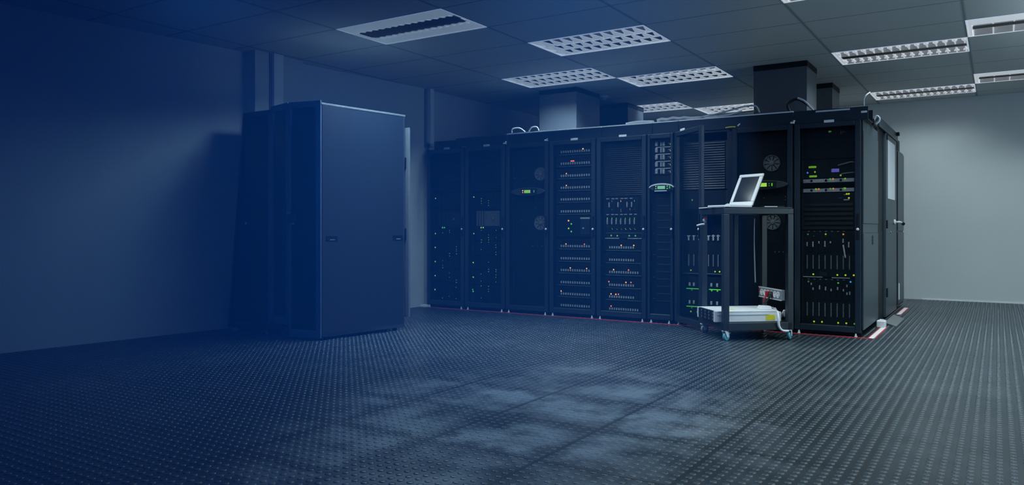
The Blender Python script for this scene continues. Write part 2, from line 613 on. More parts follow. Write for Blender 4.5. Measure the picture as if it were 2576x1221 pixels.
# ------------------------------------------------------------------ ceiling lights
def lamp_mesh_parts(kind):
    hw, hd = 0.585, ROWH / 2 - 0.02
    out = {}
    fr = MB()
    fr.box(-hw - 0.012, -hd - 0.015, -0.004, hw + 0.012, -hd, 0.02).box(-hw - 0.012, hd, -0.004, hw + 0.012, hd + 0.015, 0.02)
    fr.box(-hw - 0.012, -hd, -0.004, -hw, hd, 0.02).box(hw, -hd, -0.004, hw + 0.012, hd, 0.02)
    out['frame'] = fr.mesh('frame', M['louvre'])
    hs = MB()
    hs.box(-0.6, -hd - 0.02, 0.10, 0.6, hd + 0.02, 0.115)
    hs.box(-0.6, -hd - 0.02, 0.02, 0.6, -hd - 0.012, 0.10).box(-0.6, hd + 0.012, 0.02, 0.6, hd + 0.02, 0.10)
    hs.box(-0.6, -hd, 0.02, -0.592, hd, 0.10).box(0.592, -hd, 0.02, 0.6, hd, 0.10)
    out['housing'] = hs.mesh('housing', M['lampbody'])
    tb = MB()
    for y in ((-0.24, 0.24) if kind == 'band' else (-0.16, 0.16)):
        tb.cyl((-hw + 0.03, y, 0.075), (hw - 0.03, y, 0.075), 0.013, n=10)
    out['tube'] = None
    lv = MB()
    rf = MB()
    cs = MB()
    if kind == 'lattice':
        rows = [(-hd, -hd / 3), (-hd / 3, hd / 3), (hd / 3, hd)]
        nb = 11
        w = 2 * hw / nb
        for y0, y1 in rows:
            for k in range(nb + 1):
                xc = -hw + (k) * w
                a = max(-hw, xc - w * 0.47)
                b = min(hw, xc + w * 0.47)
                lv.hexa([(a, y1, 0.0), (b, y1, 0.0), (xc, y0, 0.0)], [(a, y1, 0.008), (b, y1, 0.008), (xc, y0, 0.008)])
        for y in (-hd, -hd / 3, hd / 3, hd - 0.02):
            lv.box(-hw, y, 0.0, hw, y + 0.02, 0.012)
        lv.box(-hw, -hd, 0, -hw + 0.05, hd, 0.03)
    elif kind == 'band':
        for s in (-1, 1):
            y0, y1 = sorted((s * hd, s * 0.125))
            lv.box(-hw, y0, 0.0, hw, y1, 0.02)
            for k in range(15):
                xc = -hw + 0.05 + k * (2 * hw - 0.1) / 14
                lv.cyl((xc, s * 0.125, 0.0), (xc, s * 0.125, 0.02), 0.022, n=10)
        cs.box(-hw + 0.05, -0.12, 0.008, hw - 0.05, 0.12, 0.012)
    else:
        step = 0.08 if kind == 'twin' else 0.155
        for s in (-1, 1):
            y0, y1 = (s * 0.07, s * hd)
            # sloped reflectors either side of each tube
            ym = (y0 + y1) / 2
            if s > 0:
                cs.box(-hw, -0.065, 0.004, hw, 0.065, 0.008)
            rf.quad((-hw, y0, 0.0), (hw, y0, 0.0), (hw, ym, 0.07), (-hw, ym, 0.07))
            rf.quad((-hw, ym, 0.07), (hw, ym, 0.07), (hw, y1, 0.0), (-hw, y1, 0.0))
            x = -hw + 0.03
            while x < hw:
                lv.hexa([(x, y0, 0.0), (x, y1, 0.0), (x, ym + (y1 - ym) * 0.25, 0.055), (x, ym - (ym - y0) * 0.25, 0.055)],
                        [(x + 0.012, y0, 0.0), (x + 0.012, y1, 0.0), (x + 0.012, ym + (y1 - ym) * 0.25, 0.055), (x + 0.012, ym - (ym - y0) * 0.25, 0.055)])
                if kind == 'twin':
                    lv.hexa([(x - 0.018, y1 - s * 0.07, -0.001), (x + 0.03, y1 - s * 0.07, -0.001), (x + 0.006, y1 - s * 0.17, -0.001)],
                            [(x - 0.018, y1 - s * 0.07, 0.012), (x + 0.03, y1 - s * 0.07, 0.012), (x + 0.006, y1 - s * 0.17, 0.012)])
                x += step
        lv.box(-hw, -hd, 0, -hw + 0.035, hd, 0.03)
        if kind == 'wide':
            lv.box(-hw, -hd, -0.002, hw, -hd + 0.20, 0.01)
    out['louvre'] = lv.mesh('louvre', M['bandlit'] if kind == 'band' else M['louvre'])
    if cs.v:
        out['centre_strip'] = cs.mesh('centre_strip', M['lampbody'])
    if rf.v:
        out['reflector'] = rf.mesh('reflector', M['reflector'])
    out['tube'] = tb.mesh('tube', M['tube'], True)
    return out


FIX_LABEL = [
    'recessed ceiling light with two plain bright bands above the tall cabinets',
    'largest louvred ceiling light in view, right of the plain banded one',
    'louvred ceiling light hanging just in front of the left ceiling duct',
    'louvred ceiling light between the left and right large ceiling ducts, fully in view',
    'twin row ceiling light, the nearer one right of the large black duct',
    'twin row ceiling light low over the end wall, right of the rack row end',
    'wide celled ceiling light cut off by the top right corner',
    'wide celled ceiling light cut off at the right edge, lower of two',
    'louvred ceiling light partly hidden behind the large right black duct',
    'small distant louvred ceiling light just right of the squat dark duct',
    'added ceiling light above the frame, over the front of the rack aisle', 'added ceiling light above the frame on the right side',
    'added ceiling light above the frame, near the camera on the left', 'added ceiling light above the frame beside the camera',
    'added ceiling light above the frame over the front floor']
protos = {}
for i, (c, row, kind) in enumerate(FIX):
    if kind not in protos:
        protos[kind] = lamp_mesh_parts(kind)
    r = thing('ceiling_light', FIX_LABEL[i], 'ceiling light', (COLX[c], row + ROWH / 2, CZ), 0, 'recessed ceiling lights')
    for k, me in protos[kind].items():
        put(k, me, r, (0, 0, 0))
    ld = bpy.data.lights.new('lamp_light', 'AREA')
    ld.shape = 'RECTANGLE'
    ld.size, ld.size_y = 1.10, 0.55
    ld.energy = LAMP_POWER * FIX_POWER[i]
    ld.color = LAMP_COLOR
    ld.spread = radians({0: 147, 12: 150}.get(i, 128))
    lo = bpy.data.objects.new('lamp_light', ld)
    COL.objects.link(lo)
    lo.location = (0, 0, -0.02)
    lo.parent = r

# smoke detector
sd = thing('smoke_detector', 'small white smoke detector on the ceiling right of the left duct', 'smoke detector', (-4.50, 9.35, CZ))
MB().lathe([(0.065, 0), (0.065, -0.02), (0.05, -0.03)], (0, 0, 0)).build('base', M['white'], sd, 0, True)
MB().lathe([(0.045, -0.03), (0.04, -0.055), (0.02, -0.065)], (0, 0, 0)).build('sensor_head', M['cabgrey'], sd, 0, True)

# ------------------------------------------------------------------ added volume that tints the left part blue; the room itself is clear
hz = MB().box(-7.6, -1.4, -0.25, -1.2, 4.66, CZ + 0.3)
hm = bpy.data.materials.new('added_blue_tint')
hm.use_nodes = True
nt = hm.node_tree
nt.nodes.remove(nt.nodes['Principled BSDF'])
vs = nt.nodes.new('ShaderNodeVolumeScatter')
vs.inputs['Color'].default_value = (0.02, 0.27, 1.0, 1)
vs.inputs['Density'].default_value = 0.069
va = nt.nodes.new('ShaderNodeVolumeAbsorption')
va.inputs['Color'].default_value = (0.01, 0.28, 0.60, 1)
va.inputs['Density'].default_value = 0.26
ad = nt.nodes.new('ShaderNodeAddShader')
nt.links.new(vs.outputs[0], ad.inputs[0])
nt.links.new(va.outputs[0], ad.inputs[1])
nt.links.new(ad.outputs[0], nt.nodes['Material Output'].inputs['Volume'])
ho = hz.build('added_haze', hm)
tag(ho, 'added blue tint volume over the left part of the room', 'added_haze', None, 'stuff')

# ------------------------------------------------------------------ racks
YF = 7.586          # front of the doors
ZT = 2.0
RX = [-6.15, -5.55, -4.95, -4.35, -3.75, -3.15, -2.85, -2.25, -1.65, -1.05]
RLAB = [
    'black server rack against the left wall with a dim grey panel halfway up',
    'black server rack second from the wall, columns of green lights under a ribbed grey panel',
    'black cooling rack third from the wall with an oval display pod and half seen fans',
    'black server rack full of disk shelves with pale carriers and orange lights',
    'black server rack with a blade chassis at mid height and disk shelves below',
    'narrow black rack with five silver modules and a silver oval display',
    'black server rack whose mesh door stands open behind the trolley',
    'black cooling rack directly behind the laptop with a lime display and round fans',
    'black server rack at the right end of the row with lime and blue lights']
rack_names = ['server_rack', 'server_rack', 'cooling_rack', 'server_rack', 'server_rack', 'cooling_rack', 'server_rack', 'cooling_rack', 'server_rack']


def rack(i):
    x0, x1 = RX[i], RX[i + 1]
    w = x1 - x0
    t = thing(rack_names[i], RLAB[i], 'server rack', (x0, YF, 0), 0, 'racks of the long row')
    g = 0.004
    b = MB()                       # shell: sides, back, top, plinth
    b.box(g, 0.045, 0.05, g + 0.02, 1.06, ZT).box(w - g - 0.02, 0.045, 0.05, w - g, 1.06, ZT)
    b.box(g, 1.045, 0.05, w - g, 1.06, ZT).box(g, 0.045, ZT - 0.02, w - g, 1.06, ZT).box(g, 0.045, 0.05, w - g, 1.06, 0.075)
    b.build('body', M['black'], t)
    MB().box(0.03, 0.35, 0.08, w - 0.03, 0.36, ZT - 0.03).build('interior_panel', M['interior'], t)
    MB().box(g, 0.025, 0.012, w - g, 0.05, 0.058).build('kick_plate', M['dark'], t)
    # front posts of the carcass
    p = MB()
    e = 0.034 if w > 0.4 else 0.008
    p.box(g + 0.02, 0.05, 0.075, e + 0.02, 0.075, ZT - 0.02).box(w - e - 0.02, 0.05, 0.075, w - g - 0.02, 0.075, ZT - 0.02)
    p.build('mounting_rail', M['black'], t)
    # door
    dt = bpy.data.objects.new('door', None)
    COL.objects.link(dt)
    dt.parent = t
    dt.location = (g + 0.004 + (0.030 if i == 6 else 0), 0.04 if i != 6 else 0.02, 0)
    if i == 6:
        dt.rotation_euler = (0, 0, -radians(44.5))
    W_ = w - 2 * g - 0.008 + (0.012 if i == 6 else 0)
    f = MB()
    e = 0.05 if w > 0.4 else 0.028
    f.box(0, -0.04, 0.035, e, 0, ZT).box(W_ - e, -0.04, 0.035, W_, 0, ZT)
    f.box(e, -0.04, ZT - 0.05, W_ - e, 0, ZT).box(e, -0.04, 0.035, W_ - e, 0, 0.095)
    f.build('door_frame', M['frame'], dt, 0.006)
    MB().box(e - 0.002, -0.022, 0.093, W_ - e + 0.002, -0.020, ZT - 0.048).build('mesh_panel', M['mesh'], dt)
    lx = W_ - e * 0.5 if i != 6 else W_ - 0.03
    MB().box(lx - 0.014, -0.05, 0.90, lx + 0.014, -0.038, 1.14).build('handle', M['dark'], dt, 0.004)
    MB().lathe([(0.013, 0), (0.012, -0.006), (0.006, -0.009)], (lx, -0.049, 0.992), 'y', 16).build('lock', M['white'], dt, 0, True)
    if i in (0, 1, 3, 4, 6, 8):
        cx = {0: 0.321, 1: 0.326, 3: 0.324, 4: 0.317, 6: 0.20, 8: 0.312}[i]
        h = 0.045 if i not in (6,) else 0.05
        MB().box(cx - h, -0.046, ZT - 0.008, cx + h, -0.039, ZT + 0.017).build('nameplate', M['white'] if i < 2 else M['trunk'], dt, 0.005)
    for s in (0.05, w - 0.05):
        MB().cyl((s, 0.006, 0.0), (s, 0.006, 0.010), 0.013, n=12).cyl((s, 0.006, 0.010), (s, 0.006, 0.030), 0.007, n=10).build('foot', M['white'], t)
    if i in (2, 3, 7):
        pass
    return t


racks = [rack(i) for i in range(9)]
# side panels closing the right end of the row
sp = bpy.data.objects.new('side_panel', None)
COL.objects.link(sp)
sp.parent = racks[8]
sp.location = (0.6, 0, 0)
MB().box(-0.003, 0.05, 0.06, 0.010, 1.06, 0.955).build('lower_panel', M['side'], sp, 0.003)
MB().box(-0.003, 0.05, 1.045, 0.010, 1.06, 1.90).build('upper_panel', M['side'], sp, 0.003)
MB().box(-0.003, 0.05, 0.957, 0.006, 1.06, 1.043).build('middle_strip', M['side'], sp, 0.002)
MB().box(-0.003, 0.05, 1.903, 0.006, 1.06, ZT).build('top_strip', M['side'], sp, 0.002)
MB().box(0.008, 0.60, 0.84, 0.013, 0.68, 0.93).build('slot_handle', M['dark'], sp)

# ------------------------------------------------------------------ equipment
led_small = {k: MB().cyl((0, 0, 0), (0, -0.006, 0), 0.0085, 0.006, 10).mesh('status_light', m, False) for k, m in L.items()}
led_left = {k: MB().cyl((0, 0, 0), (0, -0.006, 0), 0.0095, 0.007, 10).mesh('status_light', m, False) for k, m in LEFT.items()}
led_left_tiny = {k: MB().cyl((0, 0, 0), (0, -0.004, 0), 0.007, 0.005, 8).mesh('status_light', m, False) for k, m in LEFT.items()}
led_tiny = {k: MB().cyl((0, 0, 0), (0, -0.004, 0), 0.0055, 0.004, 8).mesh('status_light', m, False) for k, m in L.items()}
YE = 7.662          # face of the equipment behind the doors


def leds(parent, items, loc, tiny=False):
    for it in items:
        c = it[2] if len(it) > 2 else ('d' if tiny else 'y')
        far = loc[0] < -2.9
        put('status_light', ((led_left_tiny if far else led_tiny) if tiny else (led_left if far else led_small))[c], parent, (it[0] - loc[0], -0.001, it[1] - loc[2]))


def unit(name, label, cat, x0, x1, z0, z1, m='equip', group=None, depth=0.25, lip=True):
    """a rack mounted unit: its chassis is a box with a face, side ears and a lip"""
    loc = (x0, YE, z0)
    t = thing(name, label, cat, loc, 0, group)
    w, h = x1 - x0, z1 - z0
    MB().box(0, 0.004, 0.003, w, depth, h - 0.003).build('chassis', M['interior'], t)
    MB().box(0.012, 0, 0.004, w - 0.012, 0.006, h - 0.004).build('faceplate', M[m], t, 0.002)
    MB().box(0, 0, 0.003, 0.012, 0.005, h - 0.003).box(w - 0.012, 0, 0.003, w, 0.005, h - 0.003).build('rack_ear', M['vent'], t)
    return t, loc


def slats(parent, x0, x1, z0, z1, pitch=0.022, m='vent'):
    b = MB()
    z = z0 + 0.004
    while z < z1 - 0.01:
        b.hexa([(x0, 0.0, z), (x1, 0.0, z), (x1, -0.012, z + 0.003), (x0, -0.012, z + 0.003)],
               [(x0, 0.0, z + pitch * 0.62), (x1, 0.0, z + pitch * 0.62), (x1, -0.006, z + pitch * 0.58), (x0, -0.006, z + pitch * 0.58)])
        z += pitch
    return b.build('louvre', M[m], parent)


ORD = ['topmost', 'second', 'third', 'fourth', 'fifth', 'sixth', 'seventh', 'eighth', 'ninth', 'tenth', 'eleventh', 'twelfth']


def inner(i):
    e = 0.075
    return RX[i] + e, RX[i + 1] - e


# racks one and two: storage arrays
def tagged_lights(t, loc, items, tiny):
    z0, z1 = loc[2], loc[3]
    leds(t, [q for q in items if z0 <= q[1] < z1], loc[:3], tiny)


R1_led = [(-6.057, 1.384, 'y'), (-6.059, 0.934, 'y'), (-6.062, 0.756, 'y'), (-6.062, 0.576, 'y'), (-6.064, 0.395, 'y'), (-6.066, 0.217, 'y'), (-5.947, 1.010, 'g'), (-5.915, 1.010, 'g')]
R1_dim = [(-5.943, 0.944), (-5.833, 0.975), (-5.833, 0.95), (-5.726, 0.771), (-5.726, 0.741), (-5.726, 0.716), (-5.726, 0.681), (-5.833, 0.684), (-5.833, 0.651), (-5.943, 0.591), (-5.943, 0.531), (-5.943, 0.5), (-5.836, 0.438), (-5.836, 0.383), (-5.726, 0.352), (-5.726, 0.322), (-5.73, 0.259), (-5.839, 0.142), (-5.947, 0.116), (-5.73, 0.117)]
R2_led = [(-5.457, 1.388, 'y'), (-5.457, 0.936, 'y'), (-5.466, 0.577, 'y'), (-5.466, 0.396, 'y'), (-5.469, 0.219, 'g'), (-5.475, 0.243, 'd'), (-5.349, 1.010, 'y'), (-5.317, 1.010, 'y')]
R2_dim = [(-5.344, 0.976), (-5.344, 0.859), (-5.344, 0.829), (-5.347, 0.741), (-5.237, 0.92), (-5.237, 0.888), (-5.237, 0.859), (-5.237, 0.83), (-5.126, 0.978), (-5.126, 0.889), (-5.129, 0.798), (-5.129, 0.769), (-5.129, 0.711), (-5.129, 0.682), (-5.237, 0.588), (-5.237, 0.501), (-5.237, 0.471), (-5.349, 0.439), (-5.349, 0.351), (-5.349, 0.292), (-5.129, 0.499), (-5.129, 0.475), (-5.129, 0.436), (-5.129, 0.407), (-5.129, 0.349), (-5.237, 0.292), (-5.237, 0.258), (-5.237, 0.229), (-5.349, 0.146), (-5.344, 1.366), (-5.344, 1.337), (-5.344, 1.307), (-5.237, 1.339), (-5.237, 1.31), (-5.237, 1.281)]
for i, bright, dim, px0, px1, nm in ((0, R1_led, R1_dim, -6.004, -5.665, 'first rack from the wall'), (1, R2_led, R2_dim, -5.421, -5.069, 'second rack from the wall')):
    xa, xb = RX[i] + 0.062, RX[i + 1] - 0.062
    t, loc = unit('blanking_panel', 'plain dark blanking panels at the top of the %s' % nm, 'blanking panel', xa, xb, 1.45, 1.93, 'equip', 'blanking panels')
    slats(t, 0.02, xb - xa - 0.02, 0, 0.48, 0.044, 'equip')
    spans = [(1.235, 1.445), (0.85, 0.995), (0.67, 0.845), (0.49, 0.665), (0.31, 0.485), (0.09, 0.305)]
    wd = ['above the grey panel', 'right under the grey panel', 'second under the grey panel', 'third under the grey panel', 'second from the bottom', 'at the bottom']
    for (z0, z1), pos in zip(spans, wd):
        t, loc = unit('storage_array', 'dark storage array %s in the %s' % (pos, nm), 'storage array', xa, xb, z0, z1, 'equip', 'storage arrays of the two left racks')
        tagged_lights(t, (*loc, z1), bright, False)
        tagged_lights(t, (*loc, z1), dim, True)
        nb = 4
        for k in range(nb):
            ww = (xb - xa - 0.06) / nb
            MB().box(0.03 + k * ww, -0.004, 0.012, 0.03 + k * ww + ww - 0.006, 0.001, z1 - z0 - 0.012).build('drive_bay', M['dark'], t, 0.001)
    # controller module with a ribbed grey front
    t, loc = unit('controller_module', 'controller with a ribbed grey front half way up the %s' % nm, 'controller module', xa, xb, 0.998, 1.232, 'equip')
    b = MB()
    a0, a1 = px0 - xa, px1 - xa
    for k in range(4):
        q0 = a0 + k * 0.038
        b.cyl((q0 + 0.015, 0.004, 0.03), (q0 + 0.015, 0.004, 0.215), 0.015, n=12)
    b.build('ribbed_grip', M['grey'] if i else M['vent'], t)
    MB().box(a0 + 0.15, -0.014, 0.03, a1, 0.0, 0.215).build('front_cover', M['grey'] if i else M['vent'], t, 0.006)
    MB().lathe([(0.017, 0), (0.015, -0.01), (0.008, -0.012)], (a1 - 0.09, -0.014, 0.12), 'y', 16).build('knob', M['dimsilver'], t, 0, True)
    leds(t, [q for q in bright if 0.998 <= q[1] < 1.232], loc)


# oval display pods and fan panels of the cooling racks
def display_pod(label, cx, cz, hw, hh, rim, lcd, lcd_x, lcd_w, lcd_h, extra):
    y0 = YF - 0.004
    t = thing('display_pod', label, 'display', (cx, y0, cz))
    n = 40

    def ring(sx, sz, y):
        return [(sx * cos(2 * pi * k / n) * (1 if abs(cos(2 * pi * k / n)) < 1 else 1), y, sz * sin(2 * pi * k / n)) for k in range(n)]
    MB().hexa(ring(hw, hh, 0.0), ring(hw * 0.97, hh * 0.92, -0.022)).build('pod_body', M['vent'], t, 0.003)
    if rim:
        b = MB()
        m = 28
        up = [(hw * cos(pi * k / m), hh * sin(pi * k / m)) for k in range(m + 1)]
        lo = [(hw * 0.93 * cos(pi * k / m), hh * 0.70 * sin(pi * k / m) - 0.002) for k in range(m, -1, -1)]
        b2 = up + lo
        for k in range(m):
            b.hexa([(up[k][0], 0, up[k][1]), (up[k + 1][0], 0, up[k + 1][1]), (lo[m - k - 1][0], 0, lo[m - k - 1][1]), (lo[m - k][0], 0, lo[m - k][1])],
                   [(up[k][0], -0.028, up[k][1]), (up[k + 1][0], -0.028, up[k + 1][1]), (lo[m - k - 1][0], -0.028, lo[m - k - 1][1]), (lo[m - k][0], -0.028, lo[m - k][1])])
        b.build('silver_rim', M['silver'], t)
        MB().box(-hw * 0.55, -0.027, -hh * 0.93, hw * 0.45, -0.018, -hh * 0.72).build('lower_trim', M['silver'], t, 0.002)
    MB().box(lcd_x - lcd_w - 0.05, -0.025, -lcd_h * 1.9, lcd_x + lcd_w + 0.09, -0.02, lcd_h * 1.9).build('screen_surround', M['dark'], t, 0.002)
    MB().box(lcd_x - lcd_w, -0.027, -lcd_h, lcd_x + lcd_w, -0.0245, lcd_h).build('display_screen', (LEFT if cx < -2.5 else L)[lcd], t, 0.001)
    for dx, dz, c in extra:
        put('status_light', (led_left_tiny if cx < -2.5 else led_tiny)[c], t, (lcd_x + dx, -0.025, dz))
    MB().box(lcd_x + lcd_w + 0.045, -0.027, -0.014, lcd_x + lcd_w + 0.055, -0.0245, 0.014).build('arrow_key', L['g'], t)
    return t


def fan_mesh(r, m):
    b = MB()
    b.lathe([(r, 0.004), (r, -0.012), (r * 0.9, -0.012), (r * 0.88, 0.0)], (0, 0, 0), 'y', 32)
    return b


def fan(parent, x, z, r):
    y = 0.0
    e = bpy.data.objects.new('fan', None)
    COL.objects.link(e)
    e.parent = parent
    e.location = (x, 0.003, z)
    b = MB()
    n = 40
    b.lathe([(r, 0.002), (r, -0.016), (r * 0.91, -0.016), (r * 0.91, 0.002)], (0, 0, 0), 'y', n)
    b.build('fan_ring', M['fan'], e, 0, True)
    MB().cyl((0, 0.001, 0), (0, -0.003, 0), r * 0.905, n=32).build('fan_guard', M['grey'], e)
    b = MB()
    for k in range(9):
        a = 2 * pi * k / 9
        p = [(r * 0.3 * cos(a), r * 0.3 * sin(a)), (r * 0.9 * cos(a - 0.1), r * 0.9 * sin(a - 0.1)), (r * 0.9 * cos(a + 0.45), r * 0.9 * sin(a + 0.45)), (r * 0.3 * cos(a + 0.5), r * 0.3 * sin(a + 0.5))]
        b.prism_y(p, -0.010, -0.004)
    b.build('fan_blade', M['fan'], e)
    MB().lathe([(r * 0.34, 0.0), (r * 0.33, -0.014), (r * 0.2, -0.018)], (0, 0, 0), 'y', 20).build('fan_hub', M['fan'], e, 0, True)
    return e


def cooling_front(i, label, fans, dots):
    xa, xb = RX[i] + 0.062, RX[i + 1] - 0.062
    t, loc = unit('fan_panel', label, 'fan panel', xa, xb, 0.09, 1.93, 'equip', None, 0.24)
    for x, z, r in fans:
        fan(t, x - loc[0], z - loc[2], r)
    b = MB()
    for z in (0.55, 0.85, 1.36):
        b.box(0.03, -0.003, z - loc[2], xb - xa - 0.03, 0.001, z - loc[2] + 0.004)
    b.build('panel_seam', M['dark'], t)
    for x, z in dots:
        MB().cyl((x - loc[0], 0, z - loc[2]), (x - loc[0], -0.004, z - loc[2]), 0.006, n=8).build('screw', M['dimsilver'], t)
    return t, loc


cooling_front(2, 'dark fan panel behind the door of the third rack from the wall', [(-4.50, 1.637, 0.078), (-4.50, 1.063, 0.082)],
              [(-4.86, 1.60), (-4.73, 1.60), (-4.56, 1.375), (-4.56, 1.345), (-4.77, 1.10), (-4.55, 0.80), (-4.61, 0.795), (-4.48, 0.795), (-4.57, 1.24)])
display_pod('black oval display with a green screen on the third rack from the wall', -4.622, 1.430, 0.236, 0.050, False, 'lcd', 0.0, 0.042, 0.018,
            [(-0.062, 0.012, 'o'), (-0.062, -0.010, 'r')])
cooling_front(7, 'dark fan panel behind the door of the rack behind the laptop', [(-1.868, 1.640, 0.080), (-1.86, 1.062, 0.076)],
              [(-1.74, 1.31), (-1.74, 1.28), (-1.945, 1.30), (-1.73, 1.16), (-1.76, 0.77), (-1.80, 0.77), (-1.84, 0.77)])
display_pod('black oval display with a lime screen right of the laptop', -1.93, 1.425, 0.236, 0.047, False, 'lcd', 0.0, 0.037, 0.018,
            [(0.06, 0.010, 'd'), (0.06, -0.010, 'd')])

# rack six: narrow cooler with silver modules
xa, xb = RX[5] + 0.035, RX[6] - 0.035
t, loc = unit('ladder_panel', 'dark ladder fronted panel under the silver oval display', 'cooling panel', xa, xb, 0.09, 1.37, 'equip', None, 0.24)
for k in range(15):
    z = 0.13 + k * 0.078
    MB().box(0.055, -0.008, z, xb - xa - 0.03, 0.0, z + 0.012).build('rung', M['vent'], t, 0.002)
for z in (1.18, 0.95, 0.72, 0.48, 0.25):
    MB().cyl((0.02, 0, z - loc[2]), (0.02, -0.005, z - loc[2]), 0.006, n=8).build('screw', M['dimsilver'], t)
t, loc = unit('blanking_panel', 'dark blanking panel between the silver modules and the silver oval display', 'blanking panel', xa, xb, 1.375, 1.56, 'equip', 'blanking panels')
R6_mod = [1.901, 1.832, 1.757, 1.681, 1.606]
for k, z in enumerate(R6_mod):
    t, loc = unit('power_module', 'silver handled module, %s of the five in the narrow rack' % (ORD[k] if k < 4 else 'lowest'), 'power module', xa, xb, z - 0.036, z + 0.036, 'dark', 'silver modules of the narrow rack')
    x = -3.066 - loc[0]
    MB().box(x - 0.012, -0.022, 0.012, x + 0.018, 0.0, 0.060).build('handle', M['silver'], t, 0.005)
    MB().box(x + 0.045, -0.018, 0.010, x + 0.062, 0.0, 0.058).build('latch', M['silver'], t, 0.004)
    MB().box(x + 0.070, -0.018, 0.010, x + 0.096, 0.0, 0.056).build('latch', M['silver'], t, 0.004)
    if k:
        MB().box(x - 0.005, -0.02, 0.060, x + 0.175, 0.0, 0.070).build('top_bar', M['silver'], t, 0.003)
    MB().box(x + 0.130, -0.014, 0.030, x + 0.175, 0.0, 0.042).build('release_tab', M['dimsilver'], t, 0.003)
    leds(t, [(-2.908, z - 0.008, 'Y')], loc)
display_pod('silver rimmed oval display on the narrow rack', -2.974, 1.430, 0.136, 0.044, True, 'lcdg', 0.0, 0.042, 0.017, [(-0.06, 0.012, 'd'), (-0.06, -0.012, 'd'), (0.065, 0.012, 'd'), (0.065, -0.012, 'd')])


# disk shelves


def disk_shelf(label, xa, xb, z_dash, z_line, c0, c1, n, lights, group, ztop):
    z0, z1 = max(z_line - 0.012, 0.078), ztop
    t, loc = unit('disk_shelf', label, 'disk shelf', xa, xb, z0, z1, 'equip', group)
    for k in range(n):
        x = c0 + (c1 - c0) * k / (n - 1)
        e = put('drive_carrier', carrier2, t, (x - loc[0], -0.001, 0))
        put('carrier_handle', carrier1, e, (0, -0.004, z_dash - loc[2]))
    MB().box(0.03, -0.010, z_line - loc[2] - 0.0035, xb - xa - 0.03, 0, z_line - loc[2] + 0.0035).build('lower_lip', M['lip'], t, 0.001)
    leds(t, lights, loc)
    return t


carrier1 = MB().box(-0.0075, -0.008, -0.012, 0.0075, 0, 0.013).mesh('carrier_handle', M['carrier'])
carrier2 = MB().box(-0.012, -0.004, 0.020, 0.012, 0, 0.118).mesh('drive_carrier', M['dark'])

xa, xb = RX[3] + 0.062, RX[4] - 0.062
R4_rows = [1.877, 1.742, 1.602, 1.466, 1.332, 1.195, 0.798, 0.658, 0.523, 0.384, 0.252, 0.120]
R4_led = [(-3.947, 1.900, 'o'), (-4.096, 1.768, 'r'), (-4.080, 1.768, 'r'), (-4.066, 1.768, 'r'), (-4.158, 1.627, 'o'), (-4.158, 1.492, 'o'), (-4.163, 0.822, 'o'), (-3.927, 0.822, 'r'), (-4.107, 0.549, 'o'), (-3.899, 0.549, 'o'), (-4.226, 0.280, 'o')]
for k, z in enumerate(R4_rows):
    zl = z - 0.034
    up = k < 6
    lab = 'disk shelf %s from the top, above the grey module in the fourth rack' % ORD[k] if up and k else \
        'disk shelf of pale carriers at the very top of the fourth rack' if up else \
        'disk shelf of pale carriers, %s below the grey module in the fourth rack' % (['first', 'second', 'third', 'fourth', 'fifth', 'lowest'][k - 6])
    disk_shelf(lab, xa, xb, z, zl, -4.22, -3.866, 13, [q for q in R4_led if zl - 0.012 <= q[1] < zl + 0.118], 'disk shelves of the fourth rack', zl + 0.118)
t, loc = unit('controller_module', 'controller with a silver edged grey panel between the disk shelves of the fourth rack', 'controller module', xa, xb, 0.90, 1.145, 'equip')
MB().box(-3.975 - loc[0], -0.012, 0.03, -3.854 - loc[0], 0, 0.20).build('front_cover', M['vent'], t, 0.004)
MB().box(-3.975 - loc[0], -0.018, 0.205, -3.854 - loc[0], 0, 0.225).build('silver_edge', M['silver'], t, 0.004)
MB().lathe([(0.012, 0), (0.010, -0.01)], (-3.935 - loc[0], -0.012, 0.10), 'y', 14).build('knob', M['silver'], t, 0, True)
MB().box(0.03, -0.006, 0.06, 0.30, 0, 0.064).box(0.03, -0.006, 0.16, 0.30, 0, 0.164).build('face_seam', M['vent'], t)
leds(t, [(-4.132, 1.088, 'o'), (-4.096, 1.051, 'g'), (-4.131, 1.000, 'y'), (-4.096, 0.964, 'g')], loc)

